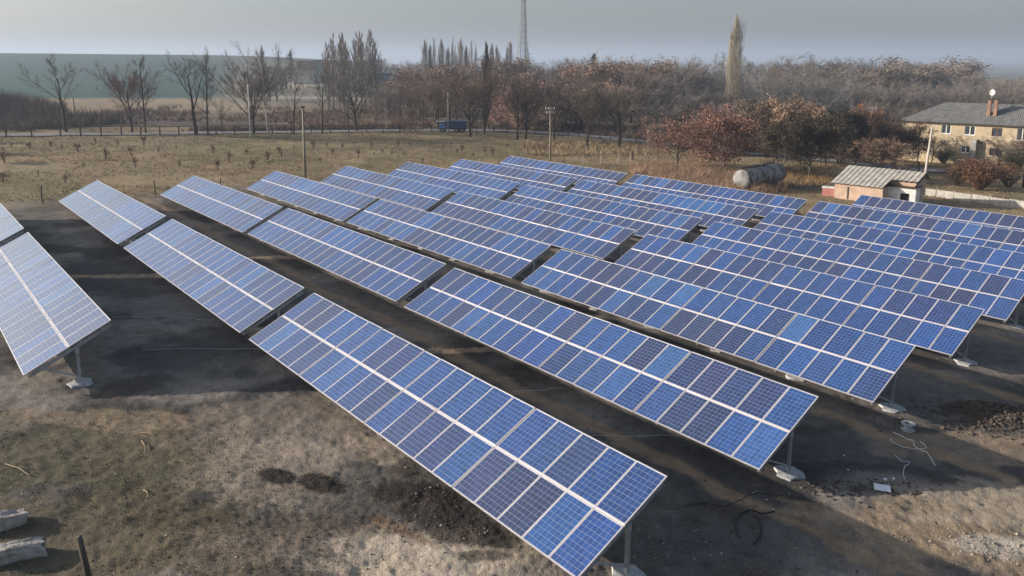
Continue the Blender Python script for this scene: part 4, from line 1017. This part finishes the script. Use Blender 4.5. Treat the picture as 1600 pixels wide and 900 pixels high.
for a, b_ in ((1536.5, 1542.5), (1547, 1553)):
    s0, s1 = along(ho, HA, a, eave + 1), along(ho, HA, b_, eave + 1); zr = HE + RISE * (2.0 + OV) / (HD / 2 + OV)
    mb = MB(); mb.box(((s0 + s1) / 2, 2.2, zr + .95), (s1 - s0 - .05, .75, 3.3)); ch = mb.build('chimney', M['brick'], house)
    mb = MB(); mb.box(((s0 + s1) / 2, 2.2, zr + 2.68), (s1 - s0 + .08, .95, .16)); mb.box(((s0 + s1) / 2, 2.2, zr + 2.79), (s1 - s0 - .3, .5, .06)); mb.build('chimney_cap', M['rust_dark'], ch)
sdish = along(ho, HA, 1545, eave + 4); zd = zr + 3.6
dish = thing('satellite_dish', 'white round satellite dish on a mast above the brick chimneys', 'satellite dish', house.matrix_basis @ Vector((sdish, 2.2, zr + 2.6)), HA)
mb = MB(); n = 20; P = [(0, .14, 0)] + [(.44 * rr * math.cos(k * 2 * math.pi / n), .14 - .14 * rr * rr, .52 * rr * math.sin(k * 2 * math.pi / n)) for rr in (.5, 1) for k in range(n)]
F_ = [(0, 1 + k, 1 + (k + 1) % n) for k in range(n)] + [(1 + k, 1 + n + k, 1 + n + (k + 1) % n, 1 + (k + 1) % n) for k in range(n)]
mb.add([(x, y - .2, z + 1.25) for x, y, z in P], F_); mb.build('reflector', M['white_paint'], dish, True)
mb = MB(); mb.tube([(0, 0, -.4), (0, .02, 1.2)], .03, 8); mb.build('mast', M['steel'], dish)
mb = MB(); mb.tube([(0, -.1, .8), (0, -.6, 1.15)], .02, 6); mb.box((0, -.62, 1.18), (.09, .14, .09)); mb.build('feed_arm', M['steel'], dish)
s0 = along(ho, HA, 1589, eave - 2); mb = MB(); mb.box((s0 + 1.2, -.55, HE - 3.6), (2.9, 1.1, .14)); bal = mb.build('balcony', M['concrete'], house)
mb = MB(); mb.box((s0 + 1.2, -1.07, HE - 3.05), (2.9, .05, .95)); mb.box((s0 - .22, -.55, HE - 3.05), (.05, 1.0, .95)); mb.box((s0 + 2.62, -.55, HE - 3.05), (.05, 1.0, .95)); mb.build('balcony_rail', M['pink_plaster'], bal)
s0 = along(ho, HA, 1523, eave - 3); mb = MB(); mb.box((s0, -.5, 1.7), (.9, 1.0, 5.4)); mb.build('stair_pier', M['concrete'], house)

# ------------------------------------------------------------------ shed with corrugated roof, white hut and boxes
SA = R(-46); so = on(gp(1303, 309)); so.z -= .05
def wall_len(o, a, px, z): return along(o, a, px, z)
sl = along(so, SA, 1419, so.z + 1.5); eh = z_at(so, SA, .3, 286) - so.z; SDp = 4.6; rh = eh + 1.55
shed = thing('shed', 'low pink walled shed with a grey corrugated roof', 'shed', so, SA)
cut = along(so, SA, 1379, so.z + 1.2)
mb = MB(); mb.box((cut / 2, SDp / 2, eh / 2 - .2), (cut, SDp, eh + .4)); mb.box(((cut + sl) / 2, SDp / 2 + 1.1, eh / 2 + .1), (sl - cut - .01, SDp - 2.2, eh + 1.0))
mb.add([(sl, 2.2, eh), (sl, SDp - .02, eh), (sl, SDp - .1, rh - .1), (sl, SDp - .9, rh - .1)], [(0, 1, 2, 3)]); mb.build('wall', M['pink_plaster'], shed)
mb = MB(); st_ = .135; n = int((sl + .7) / st_); P = []
def roofz(y): return eh + .03 + (rh - eh) * (y + .4) / (SDp + .4 - .5)
for i in range(n + 1):
    x = -.35 + i * st_; dz = .055 if (i // 2) % 2 else -.0; y0 = -.4 if x < cut + .1 else 1.7
    for y in (y0, SDp - .5): P.append((x, y, roofz(y) + dz))
mb.add(P, [(2 * i, 2 * i + 2, 2 * i + 3, 2 * i + 1) for i in range(n)])
mb.add([(-.35, SDp - .5, rh), (sl + .35, SDp - .5, rh), (sl + .35, SDp + 1.0, eh + .6), (-.35, SDp + 1.0, eh + .6)], [(0, 1, 2, 3)])
mb.build('corrugated_roof', M['slate_pale'], shed)
mb = MB(); mb.box((sl + .3, SDp / 2 + .1, (rh + eh) / 2 + .02), (.05, SDp - 1.2, .2), Matrix.Rotation(math.atan((rh - eh) / (SDp - .1)), 3, 'X')); mb.build('barge_board', M['wood'], shed)
mb = MB(); mb.box((along(so, SA, 1325, so.z + 1), -.03, eh * .45), (.14, .05, eh * .8)); mb.build('downpipe', M['wood'], shed)
hu = on(gp(1377, 316)); hl = 2.55; hh_ = height_to(hu, 290)
hut = thing('white_hut', 'small whitewashed hut with a dark doorway and flat dark roof', 'hut', hu, R(-40))
wm = holed_wall(hl * 1.32, hh_, [(1.85, 2.75, -.3, hh_ - .62)], .2); L2 = hl * 1.32
wm.add([(0, 0, -1.2), (0, 2.3, -1.2), (0, 2.3, hh_), (0, 0, hh_)], [(3, 2, 1, 0)]); wm.add([(L2, 0, -1.2), (L2, 2.3, -1.2), (L2, 2.3, hh_), (L2, 0, hh_)], [(0, 1, 2, 3)]); wm.add([(0, 2.3, -1.2), (L2, 2.3, -1.2), (L2, 2.3, hh_), (0, 2.3, hh_)], [(3, 2, 1, 0)])
wm.build('wall', M['whitewash'], hut)
mb = MB(); mb.box((L2 / 2, 1.12, hh_ + .05), (L2 + .3, 2.7, .10)); mb.build('roof', M['rust_dark'], hut)
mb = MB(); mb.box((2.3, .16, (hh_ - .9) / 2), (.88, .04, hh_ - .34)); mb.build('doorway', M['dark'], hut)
p = on(gp(1284, 305)); t = thing('pink_chest', 'faded pink chest with a pale lid left of the shed', 'chest', p, R(-30))
mb = MB(); mb.box((.75, .4, .42), (1.5, .85, .95)); mb.build('body', M['pink_paint'], t)
mb = MB(); mb.box((.75, .4, .97), (1.62, .97, .13)); mb.build('lid', M['whitewash'], t)
p = on(gp(1304, 306)); t = thing('kennel', 'small brown box with a dark opening between the pink chest and the shed', 'kennel', p, R(-30))
mb = MB(); mb.box((.45, .3, .38), (.85, .7, .85)); mb.build('body', M['brown_paint'], t)
mb = MB(); mb.box((.45, -.06, .32), (.36, .03, .45)); mb.build('opening', M['dark'], t)
mb = MB(); mb.box((.45, .3, .84), (1.0, .86, .06)); mb.build('lid', M['wood'], t)

# ------------------------------------------------------------------ rusty tank
pa, pb = on(gp(1158, 297)), on(gp(1213, 289)); ax = (pb - pa); L_ = math.hypot(ax.x, ax.y); ta = math.atan2(ax.y, ax.x)
t = thing('storage_tank', 'old rusty cylindrical tank lying in the reddish weeds', 'tank', pa, ta)
r0 = 1.17; n = 28
mb = MB(); P = []; prof = [(-.28, .0), (-.22, .55), (-.1, .95), (.02, 1.0), (L_ * .33, 1.0), (L_ * .66, 1.0), (L_ - .02, 1.0), (L_ + .1, .95), (L_ + .22, .55), (L_ + .28, .0)]
for x, k in prof: P += [(x, r0 * max(k, .01) * math.cos(j * 2 * math.pi / n), r0 + .1 + r0 * max(k, .01) * math.sin(j * 2 * math.pi / n)) for j in range(n)]
mb.add(P, [(i * n + j, i * n + (j + 1) % n, (i + 1) * n + (j + 1) % n, (i + 1) * n + j) for i in range(len(prof) - 1) for j in range(n)]); mb.build('shell', M['rust'], t, True)
for x in (.05, L_ * .34, L_ * .66, L_ - .05):
    mb = MB(); m_ = [(x - .05, r0 + .035), (x + .05, r0 + .035)]; P = []
    for q, rr in m_: P += [(q, rr * math.cos(j * 2 * math.pi / n), r0 + .1 + rr * math.sin(j * 2 * math.pi / n)) for j in range(n)]
    mb.add(P, [(j, (j + 1) % n, n + (j + 1) % n, n + j) for j in range(n)]); mb.build('hoop', M['rust_dark'], t)
mb = MB(); mb.beam((.1, .35, 2 * r0 + .22), (L_ * .95, .35, 2 * r0 + .22), .3, .14); mb.build('top_plank', M['rust_dark'], t)
mb = MB(); mb.tube([(L_ * .55, 0, 2 * r0), (L_ * .55, 0, 2 * r0 + .34)], .38, 14); mb.build('hatch', M['rust_dark'], t)
for x in (L_ * .2, L_ * .8):
    mb = MB(); mb.box((x, 0, .12), (.4, 2.0, .55)); mb.build('cradle', M['concrete'], t)

# ------------------------------------------------------------------ low pale wall of slabs
wa, wb = gp(1437, 303), gp(1640, 333); wa, wb = on(wa), on(wb); d = wb - wa; WL = math.hypot(d.x, d.y)
t = thing('low_wall', 'low wall of pale greenish concrete slabs right of the leaning pole', 'wall', wa, math.atan2(d.y, d.x)); nsl = 7
for k in range(nsl):
    x0, x1 = WL * k / nsl, WL * (k + 1) / nsl; zc = gz(wa.x + d.x * (k + .5) / nsl, wa.y + d.y * (k + .5) / nsl) - wa.z
    mb = MB(); mb.box(((x0 + x1) / 2, wr.uniform(-.03, .03), zc + .30), (x1 - x0 - .05, .16, 1.1 + wr.uniform(-.05, .05)), Matrix.Rotation(wr.uniform(-.012, .012), 3, 'Y')); mb.build('slab', M['wall_slab'] if 'wall_slab' in M else M['concrete'], t)
    mb = MB(); mb.box((x1, .12, zc + .3), (.14, .14, 1.25)); mb.build('post', M['concrete'], t)

# ------------------------------------------------------------------ far buildings
p = gd(462, 450); p.z = tz(p.x, p.y); s = math.hypot(p.x, p.y) / F_PX; zt = height_to(p, 95); zb = height_to(p, 114)
t = thing('brick_building', 'far unfinished brick building with a row of pilasters', 'building', p, R(-8)); BW = 44 * s
mb = MB(); mb.box((BW * .38, 6, (zt + zb) / 2 - 3), (BW * .76, 11, zt - zb + 6)); mb.box((BW * .88, 8, (zt + zb) / 2 - 3), (BW * .24, 12, zt - zb + 5)); mb.build('wall', M['concrete'], t)
for k in range(9):
    mb = MB(); mb.box((BW * (.16 + .075 * k), .25, zt - 2.4), (.5, .5, 4.6)); mb.build('pilaster', M['brick'], t)
mb = MB(); mb.box((BW * .38, 6, zt + .2), (BW * .8, 12, .5)); mb.build('cornice', M['concrete'], t)
p = gd(590, 330); p.z = tz(p.x, p.y); s = math.hypot(p.x, p.y) / F_PX; zr, ze, zb = height_to(p, 114), height_to(p, 131), height_to(p, 137)
t = thing('long_barn', 'far long barn with dark roof, pink wall and white chimneys', 'barn', p, R(2)); BW = 64 * s
mb = MB(); mb.box((BW / 2, 4, (ze + zb) / 2 - 1), (BW, 8, ze - zb + 2)); mb.build('wall', M['pink_plaster'], t)
mb = MB(); mb.add([(-.4, -.4, ze), (BW + .4, -.4, ze), (BW + .4, 8.4, ze), (-.4, 8.4, ze), (-.4, 4, zr), (BW + .4, 4, zr)], [(0, 1, 5, 4), (2, 3, 4, 5), (1, 2, 5), (3, 0, 4)]); rf = mb.build('roof', mat('dark_blue_roof', (.055, .065, .085), .7), t)
for k in (.09, .40, .68, .94):
    mb = MB(); mb.box((BW * k, 3.2, zr + .1), (.9, .7, 1.3)); mb.build('chimney', M['whitewash'], rf)
for k in range(7):
    mb = MB(); mb.box((BW * (.1 + .13 * k), -.02, (ze + zb) / 2), (.7, .08, .8)); mb.build('window', M['glass'], t)

# ------------------------------------------------------------------ litter in the foreground
def chunk(label, px, py, size, seed, rz):
    r = random.Random(seed); bm_ = MB(); nx, ny, nz = 7, 4, 3; import bmesh
    bm = bmesh.new(); bmesh.ops.create_cube(bm, size=1); bmesh.ops.subdivide_edges(bm, edges=bm.edges[:], cuts=5, use_grid_fill=True)
    for v in bm.verts:
        c = v.co; q = fbm(np.array(c.x * 3 + seed), np.array(c.y * 3 + c.z * 2.3 + 5), 3)
        k = .72 + .55 * float(q); c.x *= k * 1.05; c.y *= k; c.z *= k
        c.x += r.uniform(-.02, .02); c.z += r.uniform(-.03, .03); c.z += .18 * math.sin(c.x * 3 + seed)
        v.co = Vector((c.x * size[0], c.y * size[1], c.z * size[2]))
    me = bpy.data.meshes.new('rubble'); bm.to_mesh(me); bm.free(); me.materials.append(M['rubble'])
    o = put('concrete_rubble', me, None, on(gp(px, py), size[2] * .28), (0, .05, rz)); return tag(o, label, 'rubble')
chunk('rough broken concrete lump at the left photo edge, upper of the two', 8, 822, (.95, .45, .42), 3, .75)
chunk('long broken concrete lump at the left photo edge, lower of the two', 22, 872, (1.25, .42, .40), 8, .5)
p = on(gp(146, 925)); mb = MB(); mb.tube([(0, 0, -.3), (-.10, 0, .7), (-.20, 0, 1.48)], [.075, .072, .068], 9); o = mb.build('wooden_post', M['wood'], smooth=True); o.location = p
tag(o, 'dark wooden post at the lower left photo edge beside the concrete lumps', 'post')
p = on(gp(1378, 767)); mb = MB(); mb.box((0, 0, .09), (.46, .30, .025), Matrix.Rotation(.14, 3, 'X')); mb.box((0, .10, .03), (.40, .05, .08)); o = mb.build('white_board', M['white_sheet']); o.location = p; o.rotation_euler = (0, 0, -.35)
tag(o, 'small bluish white board lying where sun and shadow meet', 'board')
for k, (px, py, s) in enumerate([(1383, 750, .10), (1396, 750, .09), (1319, 711, .05), (1325, 735, .05)]):
    mb = MB(); mb.box((0, 0, .02), (s, s * .8, .03)); o = mb.build('paper_scrap', M['white_sheet']); o.location = on(gp(px, py)); o.rotation_euler = (.1, 0, k)
    tag(o, 'tiny white scrap on the dark soil by the white board', 'scrap', 'white scraps on the soil')
p = on(gp(1418, 671)); t = thing('cable_spool', 'grey cable spool lying on its side near the white cables', 'spool', p)
for z, nm in ((.02, 'flange'), (.26, 'flange')):
    mb = MB(); n = 20; P = [(rr * math.cos(k * 2 * math.pi / n), rr * math.sin(k * 2 * math.pi / n), z + dz) for rr in (.13, .24) for dz in (0, .025) for k in range(n)]
    F_ = []
    for k in range(n):
        k2 = (k + 1) % n; F_ += [(n + k, n + k2, 3 * n + k2, 3 * n + k), (k2, k, 2 * n + k, 2 * n + k2), (2 * n + k, 3 * n + k, 3 * n + k2, 2 * n + k2), (k, k2, n + k2, n + k)]
    mb.add(P, F_); mb.build(nm, M['grey_sheet'], t)
mb = MB(); mb.tube([(0, 0, .03), (0, 0, .27)], .135, 18, cap=False); mb.build('core', M['grey_sheet'], t)
def cable(name, label, pts, r_, m, ox, oy, sc_=4.0, lift=.02, cat='cable'):
    P = [on(gp(ox + x / sc_, oy + y / sc_), lift) for x, y in pts]; Q = []
    for i in range(len(P) - 1):
        a, b_, c, d = P[max(i - 1, 0)], P[i], P[i + 1], P[min(i + 2, len(P) - 1)]
        for k in range(6):
            u = k / 6; q = .5 * ((2 * b_) + (c - a) * u + (2 * a - 5 * b_ + 4 * c - d) * u * u + (3 * b_ - a - 3 * c + d) * u ** 3); Q.append(Vector((q.x, q.y, gz(q.x, q.y) + lift)))
    Q.append(P[-1]); mb = MB(); o0 = Q[0]; mb.tube([q - o0 for q in Q], r_, 5); o = mb.build(name, m, smooth=True); o.location = o0; tag(o, label, cat)
cable('white_cable', 'longest loose white cable on the shaded soil below the spool', [(780, 0), (850, 30), (905, 60), (915, 90), (960, 120), (1000, 140), (1045, 210)], .016, M['white_cable'], 1200, 675)
cable('white_cable', 'hooked white cable crossing the longest loose white cable', [(770, 40), (775, 65), (870, 100), (935, 110), (985, 105), (975, 85), (950, 65)], .013, M['white_cable'], 1200, 675)
cable('white_cable', 'wavy white cable running down to the white board', [(795, 140), (830, 175), (880, 185), (880, 205), (860, 210), (845, 260), (855, 305)], .012, M['white_cable'], 1200, 675)
cable('black_hose', 'thick black hose loop on the soil right of the largest array, left arc', [(1415, 660), (1395, 580), (1420, 520), (1490, 490), (1560, 510), (1640, 495)], .022, M['rubber'], 800, 675, lift=.03)
cable('black_hose', 'short black hose arc closing the loop on its right side', [(1510, 520), (1545, 560), (1550, 650), (1510, 705)], .026, M['rubber'], 800, 675, lift=.03)
cable('black_cable', 'thin black cable running from the front array towards the white footing', [(1060, 455), (1200, 440), (1330, 460), (1480, 395), (1640, 385), (1760, 410), (1900, 440)], .009, M['rubber'], 800, 675)
for k, (lab, pts) in enumerate([('thin white string on the soil by the nearest left array corner', [(176, 497), (250, 495), (335, 500)]), ('thin white string on the soil below the pale array row', [(222, 547), (330, 545), (470, 548)]), ('thin white string between the two largest front arrays', [(800, 611), (850, 609), (890, 607)]), ('thin white string right of the middle of the largest front array', [(868, 686), (960, 683), (1060, 682)])]):
    cable('string_line', lab, pts, .006, M['white_cable'], 0, 0, 1.0, .03, 'string')
for k, (lab, a, b_) in enumerate([('bent pale stick at the left photo edge', (8, 725), (46, 744)), ('short stick lying crosswise, topmost of the loose sticks', (218, 674), (240, 680)), ('upright looking stick below the topmost loose stick', (221, 688), (226, 708)), ('small lowest stick in the mossy ground', (224, 765), (231, 776))]):
    pa, pb = on(gp(*a), .03), on(gp(*b_), .03); mb = MB(); m_ = (pa + pb) / 2 + Vector((.03, .04, .03)); mb.tube([(0, 0, 0), m_ - pa, pb - pa], [.017, .015, .008], 6); o = mb.build('stick', M['stick']); o.location = pa; tag(o, lab, 'stick')

# ------------------------------------------------------------------ air
mb = MB(); mb.box((0, 0, 35), (82000, 82000, 124)); hz = mb.build('haze', []); hz['kind'] = 'stuff'
hm = bpy.data.materials.new('haze'); hm.use_nodes = True; n_ = hm.node_tree; n_.nodes.remove(n_.nodes['Principled BSDF'])
pv = n_.nodes.new('ShaderNodeVolumePrincipled'); pv.inputs['Color'].default_value = (.63, .755, .95, 1); pv.inputs['Density'].default_value = .00037; pv.inputs['Anisotropy'].default_value = .2
n_.links.new(pv.outputs[0], n_.nodes['Material Output'].inputs['Volume']); hz.data.materials.append(hm)
